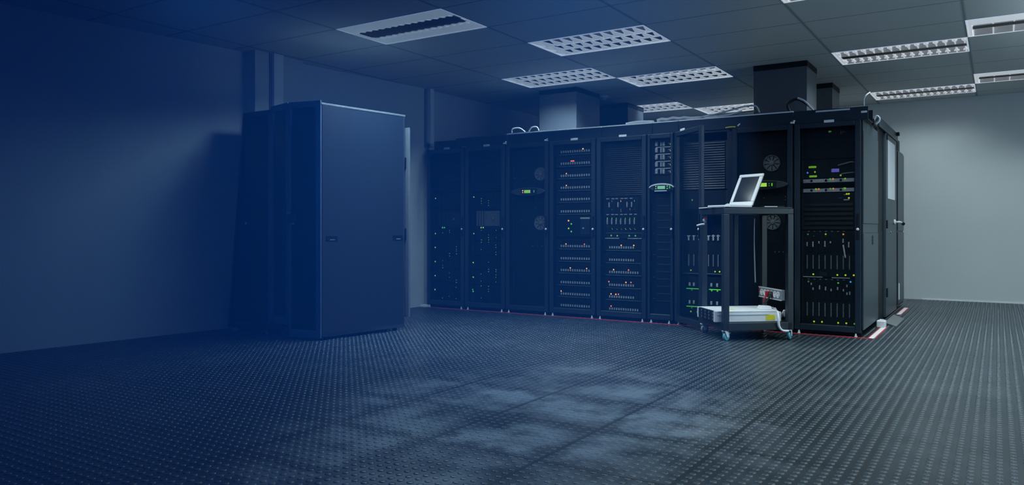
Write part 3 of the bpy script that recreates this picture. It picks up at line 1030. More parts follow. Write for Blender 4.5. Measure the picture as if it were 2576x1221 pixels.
# rack five
xa, xb = RX[4] + 0.062, RX[5] - 0.062
t, loc = unit('blanking_panel', 'finely slatted blanking panel over the blade chassis of the fifth rack', 'blanking panel', xa, xb, 1.355, 1.93, 'dark', 'blanking panels')
slats(t, 0.02, xb - xa - 0.02, 0.0, 0.575, 0.0222)
R5_led = [(-3.476, 0.815, 'o'), (-3.328, 0.815, 'o'), (-3.567, 0.545, 'o'), (-3.389, 0.546, 'r'), (-3.624, 0.411, 'r'), (-3.42, 0.41, 'o'), (-3.361, 0.412, 'r'), (-3.598, 0.276, 'o'), (-3.54, 0.274, 'o'), (-3.509, 0.276, 'r'), (-3.598, 0.142, 'r')]
R5_bl = [(-3.581, 0.997, 'y'), (-3.525, 0.997, 'Y'), (-3.472, 0.997, 'y'), (-3.42, 0.997, 'Y'), (-3.366, 0.997, 'Y'), (-3.312, 0.997, 'y'), (-3.632, 1.026, 'Y'), (-3.632, 1.018, 'Y'), (-3.597, 0.921, 'd'), (-3.525, 0.919, 'd'), (-3.383, 0.92, 'd'), (-3.311, 0.92, 'd'), (-3.588, 1.3, 'd'), (-3.481, 1.3, 'o'), (-3.322, 1.299, 'g'), (-3.581, 1.206, 'g'), (-3.474, 1.207, 'g'), (-3.473, 1.189, 'o'), (-3.366, 1.214, 'y'), (-3.366, 1.205, 'y'), (-3.312, 1.209, 'g'), (-3.591, 1.111, 'y'), (-3.536, 1.108, 'g'), (-3.483, 1.105, 'g'), (-3.429, 1.108, 'g'), (-3.375, 1.11, 'g'), (-3.323, 1.111, 'g'), (-3.641, 1.112, 'g')]
t, loc = unit('blade_chassis', 'blade chassis with two rows of green lights at mid height in the fifth rack', 'blade chassis', xa, xb, 0.885, 1.35, 'equip')
blade_top = MB().box(-0.024, -0.008, 0, 0.024, 0, 0.150).mesh('blade_server', M['dark'])
blade_handle = MB().box(-0.006, -0.018, -0.028, 0.006, 0, 0.028).mesh('blade_handle', M['silver'])
blade_latch = MB().box(-0.016, -0.016, -0.005, 0.016, 0, 0.005).mesh('blade_latch', M['silver'])
for row, z in enumerate((1.170, 0.990)):
    for k in range(7):
        x = -3.640 + 0.0535 * k + 0.027
        e = put('blade_server', blade_top, t, (x - loc[0], -0.001, z - loc[2]))
        if row:
            put('blade_handle', blade_handle, e, (-0.022, -0.008, 1.074 - z))
        elif k in (0, 2, 4, 5):
            put('blade_handle', blade_handle, e, (0.0, -0.008, 1.260 - z))
for x in (-3.634, -3.571, -3.524, -3.462, -3.415, -3.354):
    put('blade_latch', blade_latch, t, (x - loc[0], -0.002, 1.327 - loc[2]))
for x in (-3.634, -3.576, -3.528, -3.467, -3.42, -3.359, -3.303):
    put('blade_latch', blade_latch, t, (x - loc[0], -0.002, 1.153 - loc[2]))
MB().box(0.02, -0.012, 0.0, 0.19, 0, 0.009).box(0.29, -0.012, 0.0, 0.45, 0, 0.009).build('silver_edge', M['silver'], t, 0.002)
MB().box(0.03, -0.008, 0.062, 0.45, 0, 0.066).build('shelf_edge', M['dimsilver'], t)
leds(t, R5_bl, loc)
R5_rows = [0.791, 0.654, 0.519, 0.378, 0.247, 0.114]
for k, z in enumerate(R5_rows):
    zl = z - 0.034
    lab = 'disk shelf of pale carriers, %s below the blade chassis in the fifth rack' % (['first', 'second', 'third', 'fourth', 'fifth', 'lowest'][k])
    n = 13 if k in (2, 5) else 11
    disk_shelf(lab, xa, xb, z, zl, -3.610, -3.28 if n == 13 else -3.331, n, [q for q in R5_led if zl - 0.012 <= q[1] < min(zl + 0.118, 0.88)], 'disk shelves of the fifth rack', min(zl + 0.118, 0.882))

# rack seven, behind the open door
xa, xb = RX[6] + 0.062, RX[7] - 0.062
t, loc = unit('blanking_panel', 'slatted blanking panel behind the open door', 'blanking panel', xa, xb, 1.40, 1.90, 'dark', 'blanking panels')
slats(t, 0.02, xb - xa - 0.02, 0.0, 0.50, 0.0245, 'vent')
t, loc = unit('network_switch', 'dark switch under the slatted panel behind the open door', 'network switch', xa, xb, 1.20, 1.39, 'equip')
leds(t, [(-2.675, 1.295, 'g'), (-2.60, 1.285, 'r')], loc)
MB().box(0.22, -0.004, 0.02, 0.224, 0, 0.16).box(0.10, -0.004, 0.05, 0.112, 0, 0.12).build('port_block', M['vent'], t)
for nm, zo, z0, z1 in (('upper', 0.0, 0.53, 0.93), ('lower', 0.0, 0.10, 0.50)):
    t, loc = unit('blade_chassis', '%s blade chassis behind the open door, left of the trolley post' % nm, 'blade chassis', xa, xb, z0, z1, 'equip', 'blade chassis')
    if nm == 'upper':
        for x in (-2.71, -2.655, -2.60, -2.50, -2.45, -2.40):
            MB().box(x - loc[0] - 0.008, -0.016, 0.345, x - loc[0] + 0.008, 0, 0.405 if x > -2.5 else 0.395).build('blade_handle', M['silver'], t, 0.003)
            MB().box(x - loc[0] - 0.006, -0.012, 0.08, x - loc[0] + 0.006, 0, 0.20).build('blade_slot', M['dimsilver'], t, 0.002)
            MB().box(x - loc[0] - 0.018, -0.012, 0.388, x - loc[0] + 0.018, 0, 0.397).build('blade_latch', M['silver'], t, 0.002)
        leds(t, [(-2.435, 0.558, 'y'), (-2.388, 0.558, 'Y'), (-2.69, 0.565, 'y')], loc)
        MB().box(0.02, -0.01, 0.0, 0.44, 0, 0.006).build('silver_edge', M['dimsilver'], t)
    else:
        for z in (0.42, 0.235):
            for x in (-2.70, -2.655, -2.47, -2.41):
                MB().box(x - loc[0] - 0.010, -0.016, z - loc[2] - 0.018, x - loc[0] + 0.010, 0, z - loc[2] + 0.018).build('blade_handle', M['silver'], t, 0.004)
            MB().box(-2.735 - loc[0], -0.014, z - loc[2] - 0.05, -2.60 - loc[0], 0, z - loc[2] - 0.042).build('light_bar', L['gb'], t, 0.002)
            MB().box(-2.495 - loc[0], -0.014, z - loc[2] - 0.05, -2.375 - loc[0], 0, z - loc[2] - 0.042).build('light_bar', L['gb'], t, 0.002)
            leds(t, [(-2.47, z - 0.058, 'g'), (-2.41, z - 0.060, 'g'), (-2.68, z - 0.06, 'd')], loc)
        leds(t, [(-2.69, 0.135, 'y'), (-2.62, 0.135, 'y')], loc)

# rack nine
xa, xb = RX[8] + 0.062, RX[9] - 0.062
t, loc = unit('blanking_panel', 'dark panel with a small yellow marking at the top of the right end rack', 'blanking panel', xa, xb, 1.66, 1.93, 'dark', 'blanking panels')
MB().box(0.02, -0.003, 0.0, xb - xa - 0.02, 0.001, 0.20).build('smooth_front', M['equip'], t)
leds(t, [(-1.341, 1.945 - 0.03, 'd'), (-1.331, 1.945 - 0.03, 'd')], loc)
y9 = MB()
y9.box(0.345, -0.004, 0.225, 0.351, 0, 0.262).box(0.356, -0.004, 0.228, 0.362, 0, 0.250).box(0.362, -0.004, 0.245, 0.376, 0, 0.251).box(0.372, -0.004, 0.235, 0.378, 0, 0.251).box(0.384, -0.004, 0.237, 0.389, 0, 0.250)
y9.build('marking', M['dimyellow'], t)
t, loc = unit('console_server', 'dark unit with lime bars and a purple display in the right end rack', 'server', xa, xb, 1.475, 1.655, 'equip')
for x, z in ((-1.491, 1.586), (-1.485, 1.497)):
    MB().box(x - loc[0] - 0.035, -0.008, z - loc[2] - 0.0095, x - loc[0] + 0.035, 0, z - loc[2] + 0.0095).build('light_bar', L['bar'], t, 0.004)
MB().box(-1.322 - loc[0], -0.006, 1.530 - loc[2], -1.254 - loc[0], 0, 1.562 - loc[2]).build('display_screen', L['purple'], t, 0.003)
leds(t, [(-1.536, 1.533, 'blue'), (-1.469, 1.538, 'y'), (-1.241, 1.498, 'y')], loc)
cb_ = MB().tube([(-1.262 - loc[0], -0.012, 1.592 - loc[2]), (-1.22 - loc[0], -0.02, 1.602 - loc[2]), (-1.15 - loc[0], -0.016, 1.618 - loc[2]), (-1.125 - loc[0], 0.01, 1.616 - loc[2])], 0.006)
cb_.tube([(-1.235 - loc[0], -0.012, 1.510 - loc[2]), (-1.19 - loc[0], -0.02, 1.516 - loc[2]), (-1.125 - loc[0], 0.005, 1.522 - loc[2])], 0.006)
cb_.build('cable', M['cabgrey'], t, 0, True)
for nm, z, lt in (('upper', 1.454, [(-1.333, 1.466, 'g'), (-1.308, 1.467, 'o'), (-1.202, 1.466, 'y')]),
                  ('lower', 1.363, [(-1.46, 1.375, 'y'), (-1.435, 1.375, 'o'), (-1.331, 1.375, 'g'), (-1.306, 1.375, 'o'), (-1.213, 1.375, 'g'), (-1.202, 1.375, 'y')])):
    t, loc = unit('patch_server', '%s of two slim silver fronted servers in the right end rack' % nm, 'server', xa, xb, z - 0.022, z + 0.020, 'silver', 'slim silver servers')
    for x in (-1.50, -1.37, -1.24):
        MB().lathe([(0.011, 0), (0.011, -0.004), (0.005, -0.004)], (x - loc[0], -0.001, 0.022), 'y', 14).build('vent_hole', M['dark'], t)
    leds(t, lt, loc)
t, loc = unit('blanking_panel', 'dark slatted panel under the slim silver servers of the right end rack', 'blanking panel', xa, xb, 0.985, 1.337, 'dark', 'blanking panels')
slats(t, 0.02, xb - xa - 0.02, 0.0, 0.25, 0.0444, 'equip')
leds(t, [(-1.188, 1.322, 'Y'), (-1.170, 1.322, 'Y'), (-1.170, 1.284, 'Y')], loc)
MB().box(-1.215 - loc[0], -0.006, 1.312 - loc[2], -1.165 - loc[0], 0, 1.318 - loc[2]).box(-1.215 - loc[0], -0.006, 1.262 - loc[2], -1.165 - loc[0], 0, 1.273 - loc[2]).build('tag', M['silver'], t, 0.002)
MB().box(-1.26 - loc[0], -0.006, 1.280 - loc[2], -1.22 - loc[0], 0, 1.288 - loc[2]).build('blue_tag', M['bluecab'], t, 0.002)
R9_led = [(-1.533, 0.944, 'd'), (-1.48, 0.919, 'y'), (-1.373, 0.945, 'y'), (-1.373, 0.918, 'y'), (-1.218, 0.945, 'o'), (-1.484, 0.562, 'Y'), (-1.412, 0.562, 'g'), (-1.27, 0.562, 'Y'), (-1.199, 0.563, 'Y'), (-1.128, 0.564, 'Y'), (-1.528, 0.491, 'd'), (-1.521, 0.426, 'd'), (-1.263, 0.487, 'g'), (-1.155, 0.501, 'B'), (-1.155, 0.464, 'd'), (-1.148, 0.428, 'y'), (-1.254, 0.428, 'y'), (-1.202, 0.428, 'y'), (-1.477, 0.111, 'Y'), (-1.406, 0.112, 'Y'), (-1.263, 0.112, 'Y'), (-1.192, 0.113, 'Y'), (-1.121, 0.112, 'g'), (-1.525, 0.878, 'd'), (-1.472, 0.879, 'd'), (-1.418, 0.879, 'd'), (-1.366, 0.879, 'd'), (-1.204, 0.879, 'y')]
R9_hand = [(-1.538, 0.849, .02), (-1.485, 0.849, .026), (-1.431, 0.866, .012), (-1.378, 0.853, .028), (-1.329, 0.869, .010), (-1.218, 0.884, .020), (-1.169, 0.847, .026), (-1.426, 0.44, .02), (-1.372, 0.43, .018), (-1.323, 0.419, .012), (-1.266, 0.435, .014), (-1.215, 0.421, .012), (-1.484, 0.425, .012), (-1.160, 0.396, .016), (-1.50, 0.470, .01), (-1.185, 0.462, .012), (-1.185, 0.390, .012)]
for nm, z0, z1 in (('upper', 0.535, 0.98), ('lower', 0.085, 0.53)):
    t, loc = unit('blade_chassis', '%s of two blade chassis in the right end rack' % nm, 'blade chassis', xa, xb, z0, z1, 'equip', 'blade chassis')
    for k in range(8):
        x = -1.538 + k * 0.0535
        e = put('blade_server', MBB if False else blade_top, t, (x - loc[0] + 0.02, -0.001, 0.24))
        MB().box(-0.005, -0.010, -0.16, 0.005, 0, -0.03).build('blade_slot', M['dimsilver'], e, 0.002, loc=(-0.02, 0, 0))
    for x, z, h in R9_hand:
        if z0 < z < z1:
            MB().box(x - loc[0] - 0.006, -0.018, z - loc[2] - h, x - loc[0] + 0.006, -0.006, z - loc[2] + h).build('blade_handle', M['silver'], t, 0.003)
    zz = 0.971 if nm == 'upper' else 0.516
    for k in range(7):
        MB().box(0.055 + k * 0.052, -0.014, zz - loc[2] - 0.004, 0.073 + k * 0.052, -0.005, zz - loc[2] + 0.004).build('blade_latch', M['dimsilver'], t, 0.002)
    if nm == 'upper':
        a = Vector((-1.214 - loc[0], -0.02, 0.838 - loc[2]))
        MB().tube([(-1.216 - loc[0], -0.022, 0.845 - loc[2]), (-1.205 - loc[0], -0.026, 0.78 - loc[2]), (-1.197 - loc[0], -0.022, 0.725 - loc[2])], 0.007).build('hanging_tag', M['white'], t, 0, True)
        MB().box(0.16, -0.008, 0.012, 0.225, 0, 0.050).build('badge', M['vent'], t, 0.002)
        MB().box(0.012, -0.014, -0.002, 0.19, 0, 0.006).box(0.27, -0.014, -0.004, 0.43, 0, 0.004).build('silver_edge', M['silver'], t, 0.002)
    else:
        MB().box(0.25, -0.012, 0.0, 0.43, 0, 0.005).build('silver_edge', M['dimsilver'], t, 0.002)
    leds(t, [q for q in R9_led if z0 < q[1] < z1], loc)

# ------------------------------------------------------------------ on top of the racks
FASC = [(-6.05, -5.71, 2.105, 'low step of the cable trough over the rack by the wall'),
        (-5.705, -4.95, 2.125, 'black cable trough over the second rack from the wall'),
        (-4.945, -3.70, 2.125, 'long black cable trough with a bright edge over the disk shelf rack'),
        (-3.692, -3.10, 2.125, 'black cable trough with a bright edge over the fifth rack'),
        (-3.095, -2.81, 2.125, 'short black cable trough over the narrow rack'),
        (-2.805, -1.66, 2.125, 'black cable trough over the open door and the rack behind the laptop'),
        (-1.655, -1.0, 2.125, 'black cable trough over the right end rack')]
for k, (x0, x1, zt, lab) in enumerate(FASC):
    t = thing('cable_trough', lab, 'cable trough', (x0, 7.62, ZT), 0, 'cable troughs on top of the rack row')
    w = x1 - x0
    h = zt - ZT
    MB().box(0, 0, 0.002, w, 0.012, h).build('front_plate', M['black'] if k < 2 else M['frame'], t, 0.003)
    MB().box(0, 0.30, 0.002, w, 0.312, h).box(0, 0.012, 0.002, w, 0.30, 0.010).build('tray', M['black'], t)
    if 1 < k < 6:
        MB().box(0, -0.003, h - 0.006, w, 0.05, h + 0.006).build('top_edge', M['trunk'], t, 0.002)
    if k == 6:        # the end trough carries a pale strip and a label
        MB().box(0.20, -0.004, h - 0.026, 0.50, 0.002, h - 0.010).build('pale_strip', M['silver'], t, 0.002)
        MB().box(0.595, -0.005, h - 0.062, 0.645, 0.002, h - 0.044).build('label_plate', M['trunk'], t, 0.002)
# beam set back over the right hand racks
t = thing('cable_duct', 'deep black beam behind the cable trough over the right end racks', 'cable duct', (-2.0, 7.98, ZT))
MB().box(0, 0, 0.002, 0.95, 0.25, 0.150).build('duct_body', M['black'], t, 0.004)
MB().box(0.02, -0.004, 0.10, 0.93, 0, 0.108).build('seam', M['frame'], t)

DUCTS = [(-5.05, -4.50, 8.56, 9.22, 'large dark sheet metal duct on the left, reaching the ceiling', 'ductsteel'),
         (-4.98, -4.46, 10.05, 10.62, 'squat dark duct behind and right of the left duct', 'ductshaded'),
         (-2.28, -1.72, 8.54, 9.06, 'large black duct over the right racks, reaching the ceiling', 'ductshaded'),
         (-2.25, -1.72, 10.02, 10.52, 'smaller black duct peeking out right of the large right duct', 'ductshaded')]
for x0, x1, y0, y1, lab, m in DUCTS:
    zb = ZT + 0.16
    t = thing('ventilation_duct', lab, 'ventilation duct', ((x0 + x1) / 2, (y0 + y1) / 2, zb), 0, 'ducts between the racks and the ceiling')
    a, b = (x1 - x0) / 2, (y1 - y0) / 2
    s = MB()
    s.box(-a, -b, 0, a, -b + 0.006, CZ - zb - 0.06).box(-a, b - 0.006, 0, a, b, CZ - zb - 0.06)
    s.box(-a, -b, 0, -a + 0.006, b, CZ - zb - 0.06).box(a - 0.006, -b, 0, a, b, CZ - zb - 0.06)
    s.build('sheet_body', M[m], t, 0.002)
    MB().box(-a - 0.004, -b - 0.004, CZ - zb - 0.06, a + 0.004, b + 0.004, CZ - zb).build('ceiling_collar', M['dark'], t, 0.002)
    MB().box(-a - 0.02, -b - 0.02, -0.01, a + 0.02, b + 0.02, 0.012).build('flange', M['black'], t, 0.002)
# roof panels of the enclosed aisle that carry the ducts
for k, (x0, x1, nm) in enumerate(((-6.1, -3.6, 'left'), (-3.59, -1.08, 'right'))):
    t = thing('aisle_roof', 'dark roof panel closing the aisle behind the racks, %s half' % nm, 'roof panel', (x0, 8.50, ZT + 0.02))
    MB().box(0, 0, 0, x1 - x0, 2.25, 0.03).build('panel', M['black'], t)
    MB().box(0, 0, 0.03, x1 - x0, 0.04, 0.125).box(0, 2.2, 0.03, x1 - x0, 2.25, 0.125).build('edge_rail', M['black'], t, 0.003)

# cables on top of the row


def cable(name, label, cat, pts, r, m, group=None):
    c = Vector(pts[0])
    t = MB().tube([tuple(Vector(p) - c) for p in pts], r).build(name, M[m], None, 0, True, loc=tuple(c))
    return tag(t, label, cat, group)


zt = 2.135
cable('cable', 'short curl of white cable on the trough over the third rack', 'cable', [(-4.90, 7.66, zt + .01), (-4.89, 7.66, zt + .055), (-4.80, 7.67, zt + .06), (-4.72, 7.67, zt + .01)], 0.007, 'cabwhite')
cable('cable', 'small arch of white cable beside the curl left of the large duct', 'cable', [(-4.66, 7.66, zt + .01), (-4.62, 7.66, zt + .055), (-4.56, 7.67, zt + .055), (-4.53, 7.67, zt + .008)], 0.007, 'cabwhite')
cable('cable', 'thick white cable bundle lying on the trough above the narrow rack', 'cable', [(-3.06, 7.66, zt + .012), (-3.02, 7.68, zt + .028), (-2.96, 7.69, zt + .022), (-2.90, 7.70, zt + .034), (-2.83, 7.70, zt + .022), (-2.78, 7.70, zt + .028), (-2.70, 7.69, zt + .014), (-2.60, 7.68, zt + .012)], 0.017, 'cabwhite')
cable('cable', 'flat white cable lying left of the thick bundle over the fifth rack', 'cable', [(-3.42, 7.66, zt + .005), (-3.30, 7.67, zt + .018), (-3.16, 7.67, zt + .012), (-3.10, 7.66, zt + .004)], 0.014, 'cabwhite')
cable('cable', 'pale cable rising from the trough toward the large black duct', 'cable', [(-2.62, 7.67, zt + .01), (-2.40, 7.72, zt + .05), (-2.18, 7.76, zt + .10), (-2.06, 7.78, zt + .10), (-2.02, 7.78, zt + .03)], 0.009, 'cabwhite')
cable('cable', 'second pale cable under the rising one before the large black duct', 'cable', [(-2.50, 7.74, zt - .004), (-2.36, 7.75, zt + .02), (-2.22, 7.80, zt + .05), (-2.08, 7.82, zt + .06)], 0.008, 'cabgrey')
cable('cable', 'lowest pale cable of the three left of the large black duct', 'cable', [(-2.55, 7.66, zt + .005), (-2.46, 7.66, zt + .008), (-2.30, 7.66, zt + .015), (-2.16, 7.66, zt + .045)], 0.008, 'cabwhite')
cable('cable', 'black cable hoop with a pale side standing on the beam before the right ducts', 'cable', [(-1.73, 7.80, zt + .01), (-1.75, 7.80, zt + .09), (-1.67, 7.80, zt + .138), (-1.58, 7.80, zt + .09), (-1.50, 7.80, zt + .01)], 0.014, 'cabblack')
cable('cable', 'pale cable sloping down beside the black hoop', 'cable', [(-1.65, 7.77, zt + .142), (-1.585, 7.765, zt + .105), (-1.53, 7.765, zt + .04), (-1.50, 7.765, zt + .005)], 0.010, 'cabwhite')
cable('cable', 'white cable bent like a hook at the right end of the beam', 'cable', [(-1.012, 8.09, 2.052), (-0.985, 8.09, 2.085), (-0.962, 8.09, 2.06), (-0.972, 8.09, 2.03), (-0.995, 8.09, 2.01)], 0.010, 'cabwhite')
cable('cable', 'thin white cable dropping from the ceiling to the right end of the beam', 'cable', [(-1.10, 8.1, 2.19), (-1.10, 8.1, 2.26), (-1.085, 8.12, 2.30), (-1.06, 8.2, 2.34)], 0.006, 'cabwhite')
t = thing('end_box', 'small black box on the corner above the side panel', 'junction box', (-1.075, 8.05, ZT))
MB().box(0.048, 0, 0.002, 0.07, 0.24, 0.06).build('body', M['dark'], t, 0.004)
MB().box(0.05, 0.02, 0.06, 0.068, 0.06, 0.075).build('plug', M['cabgrey'], t)
# little lights and clips above doors
for x, lab, m in ((-4.955, 'white clip at the door top between the second and third racks', 'white'), (-4.385, 'white clip at the door top right of the third rack', 'white'),
                  (-1.66, 'white clip at the door top left of the right end rack', 'white')):
    t = thing('clip', lab, 'clip', (x, 7.575, ZT + 0.005), 0, 'clips along the door tops')
    MB().box(-0.018, 0, 0, 0.018, 0.03, 0.018).build('body', M[m], t, 0.005)
    MB().cyl((0.012, 0.01, 0.015), (0.02, 0.01, 0.032), 0.009, n=10).build('knob', M[m], t)
t = thing('earth_lead', 'green and yellow earth lead at the door top right of the open door', 'wire', (-2.30, 7.575, ZT + 0.01))
MB().tube([(0, 0, 0), (0.05, -0.004, 0.004), (0.10, 0, 0.002)], 0.006).build('wire', M['yellow'], t, 0, True)
MB().cyl((0.12, 0, 0.01), (0.145, 0, 0.03), 0.007, n=8).build('lug', M['silver'], t)
t = thing('earth_lead', 'short yellow earth lead at the door top of the second rack', 'wire', (-5.58, 7.575, ZT + 0.004))
MB().tube([(0, 0, 0), (0.03, -0.004, 0.004), (0.06, 0, 0.002)], 0.005).build('wire', M['dimyellow'], t, 0, True)

# ------------------------------------------------------------------ end of the aisle: frame, door, second row
t = thing('aisle_door', 'dark grey aisle door with a white notice and a lever handle', 'door', (-1.05, 8.66, 0))
MB().box(-0.10, 0.0, 0, 0.0, 0.10, 2.06).box(-0.10, 0.10, 0.0, -0.012, 0.597, 2.06).build('dark_post', M['dark'], t)
MB().box(-0.10, 0.0, 2.06, 0.02, 1.72, 2.16).build('header', M['frame'], t, 0.004)
lf = MB().box(-0.03, 0.60, 0.02, 0.015, 1.62, 2.05).build('door_leaf', M['side'], t, 0.004)
MB().box(0.0155, 0.76, 1.335, 0.018, 1.42, 1.99).build('notice', M['paper'], t, 0)
MB().box(0.016, 0.605, 1.98, 0.03, 0.64, 2.04).build('hinge', M['dark'], t, 0.002)
MB().box(0.016, 0.605, 1.00, 0.03, 0.66, 1.09).build('hinge', M['dark'], t, 0.002)
MB().box(0.016, 0.605, 0.24, 0.03, 0.66, 0.34).build('hinge', M['dark'], t, 0.002)
hd = MB()
hd.lathe([(0.032, 0.015), (0.032, 0.03), (0.02, 0.035)], (0, 1.34, 1.075), 'x', 18)
hd.cyl((0.03, 1.34, 1.075), (0.075, 1.34, 1.075), 0.012, n=12)
hd.tube([(0.07, 1.34, 1.075), (0.078, 1.40, 1.073), (0.078, 1.50, 1.068)], 0.013)
hd.build('lever_handle', M['white'], t, 0, True)
MB().cyl((0.016, 1.0, 0.955), (0.022, 1.0, 0.955), 0.014, n=12).cyl((0.016, 0.82, 0.95), (0.022, 0.82, 0.95), 0.010, n=12).build('lock_cylinder', M['dimsilver'], t)
MB().box(0.02, 1.55, 2.12, 0.05, 1.62, 2.16).build('door_closer_stop', M['dark'], t, 0.002)
kt = thing('key', 'small dark key hanging from the white lever handle', 'key', (-0.955, 10.20, 1.055))
MB().cyl((0, -0.004, 0), (0, 0.004, 0), 0.020, n=14).build('bow', M['dark'], kt)
MB().box(-0.004, -0.002, -0.075, 0.004, 0.002, -0.018).build('blade', M['dimsilver'], kt)
MB().tube([(-0.02, 0, 0.012), (0.0, 0, 0.02)], 0.004).build('ring', M['silver'], kt)
# second row of racks beyond the aisle, seen edge on
t = thing('server_rack', 'rack beyond the aisle door, seen as a thin grey edge before the end wall', 'server rack', (-1.045, 10.44, 0))
MB().box(-0.60, 0, 0.03, 0.0, 0.70, 1.97).build('body', M['black'], t, 0.003)
MB().box(0.0, 0.02, 0.06, 0.010, 0.70, 0.95).box(0.0, 0.02, 0.97, 0.010, 0.70, 1.95).build('side_panel', M['side'], t, 0.003)
MB().box(-0.06, 0.02, 1.975, 0.0, 0.28, 2.10).build('top_box', M['dark'], t, 0.003)
for k in range(3):
    t = thing('server_rack', ['second rack of the far row, hidden behind the aisle', 'third rack of the far row, hidden behind the aisle', 'fourth rack of the far row, hidden behind the aisle'][k], 'server rack', (-1.65 - 0.605 * k, 10.44, 0))
    MB().box(-0.60, 0, 0.03, 0.0, 0.70, 1.97).build('body', M['black'], t, 0.003)
    MB().box(-0.60, -0.02, 0.03, 0, -0.001, 1.97).build('front_door', M['frame'], t, 0.003)
t = thing('cable_bracket', 'thin white bracket low on the edge of the rack beyond the aisle door', 'bracket', (-1.0345, 10.47, 0.12))
MB().box(0, 0, 0, 0.012, 0.035, 0.20).build('strip', M['white'], t, 0.003)

# floor tape, blocks, ramp
tag(MB().box(-6.10, 7.525, 0.0, -0.96, 7.548, 0.0045).build('floor_tape', M['red']), 'thin red floor tape along the front of the rack row', 'floor tape')


def striped_tape(label, y0, y1):
    t = thing('floor_tape', label, 'floor tape', (-0.975, y0, 0.0))
    MB().box(-0.012, 0, 0, 0.030, y1 - y0, 0.0042).build('white_stripe', M['tapewhite'], t)
    MB().box(-0.022, 0, 0, -0.012, y1 - y0, 0.0045).box(0.030, 0, 0, 0.040, y1 - y0, 0.0045).build('red_stripe', M['red'], t)


striped_tape('red edged white floor tape beside the right end rack', 7.55, 8.46)
striped_tape('red edged white floor tape beside the rack beyond the aisle door', 9.83, 10.68)
t = thing('corner_block', 'white plastic block on the floor at the foot of the aisle frame', 'block', (-0.99, 8.47, 0))
MB().box(-0.04, -0.05, 0, 0.04, 0.06, 0.07).build('body', M['white'], t, 0.008)
MB().box(-0.02, 0.02, 0.07, 0.02, 0.05, 0.078).build('cap', M['white'], t, 0.002)
t = thing('corner_block', 'white plastic block on the floor at the left end of the rack row', 'block', (-6.14, 7.55, 0))
MB().box(-0.05, -0.05, 0, 0.05, 0.02, 0.030).build('body', M['white'], t, 0.006)
MB().box(-0.02, -0.04, 0.03, 0.03, 0.0, 0.036).build('cap', M['white'], t, 0.002)
t = thing('threshold_ramp', 'grey wedge ramp on the floor in front of the aisle door', 'ramp', (-0.99, 8.68, 0))
MB().hexa([(0, 0, 0), (0.12, -0.06, 0), (0.12, 0.74, 0), (0, 0.86, 0)], [(0, 0, 0.03), (0.112, -0.052, 0.006), (0.112, 0.732, 0.006), (0, 0.86, 0.03)]).build('wedge', M['rampgrey'], t, 0.002)

# ------------------------------------------------------------------ the two tall cabinets on the left
PHI = radians(-8.1)
fr = Vector((-5.067, 4.775, 0))
u = Vector((sin(-PHI), cos(PHI), 0))        # depth direction
w_ = Vector((-cos(PHI), sin(-PHI) * 1.0, 0))
ZC = 2.12
t = thing('tall_cabinet', 'tall blue grey cabinet with glass doors ajar and a plain side facing right', 'cabinet', tuple(fr), PHI)
Wc, Dc = 0.655, 0.975
b = MB()
b.box(-Wc, 0.03, 0.03, -Wc + 0.02, Dc, ZC).box(-Wc, Dc - 0.02, 0.03, 0, Dc, ZC).box(-Wc, 0.03, 0.03, 0, Dc, 0.06)
b.build('body', M['navyframe'], t, 0.003)
MB().box(-0.02, 0.012, 0.03, 0, Dc, ZC - 0.02).build('side_panel', M['navy'], t, 0.004)
MB().box(-Wc, 0.0, ZC - 0.02, 0.004, Dc + 0.01, ZC).build('top_panel', M['grey'], t, 0.004)
MB().box(-Wc + 0.05, 0.45, 0.06, -0.05, 0.46, ZC - 0.04).build('interior_panel', M['cabdark'], t)
for y in (0.06, Dc - 0.14):
    MB().box(-0.004, y - 0.01, 0.885, 0.004, y + 0.115, 0.935).build('recessed_pull', M['dark'], t, 0.003)
    MB().box(0.003, y + 0.03, 0.893, 0.006, y + 0.085, 0.902).build('pull_tab', M['dimsilver'], t)
for x in (-0.05, -Wc + 0.05):
    for y in (0.08, Dc - 0.08):
        MB().cyl((x, y, 0), (x, y, 0.03), 0.02, n=12).build('foot', M['dark'], t)
# rear door, open a crack, pale edge
MB().box(-0.55, Dc + 0.025, 0.125, 0.035, Dc + 0.045, 1.995).build('rear_door', M['grey'], t, 0.003)
MB().box(-0.03, Dc, 0.9, 0.0, Dc + 0.026, 1.0).box(-0.03, Dc, 1.6, 0.0, Dc + 0.026, 1.7).build('rear_hinge', M['dark'], t)
# things inside: pale cables and shelves
sh = MB()
for z in (0.42, 0.9, 1.25, 1.6):
    sh.box(-0.16, 0.06, z, -0.06, 0.40, z + 0.02)
sh.build('shelf', M['cabdark'], t)
MB().box(-0.30, 0.10, 0.06, -0.06, 0.40, 0.30).build('floor_box', M['cabdark'], t, 0.004)
cA = cable('cable', 'pale cable hanging inside the tall blue grey cabinet behind its glass door', 'cable',
           [(-5.30, 5.02, 1.93), (-5.305, 5.02, 1.6), (-5.30, 5.02, 1.3), (-5.31, 5.02, 1.0), (-5.315, 5.02, 0.80), (-5.28, 5.02, 0.62), (-5.26, 5.02, 0.50), (-5.31, 5.02, 0.38)], 0.012, 'cabwhite')


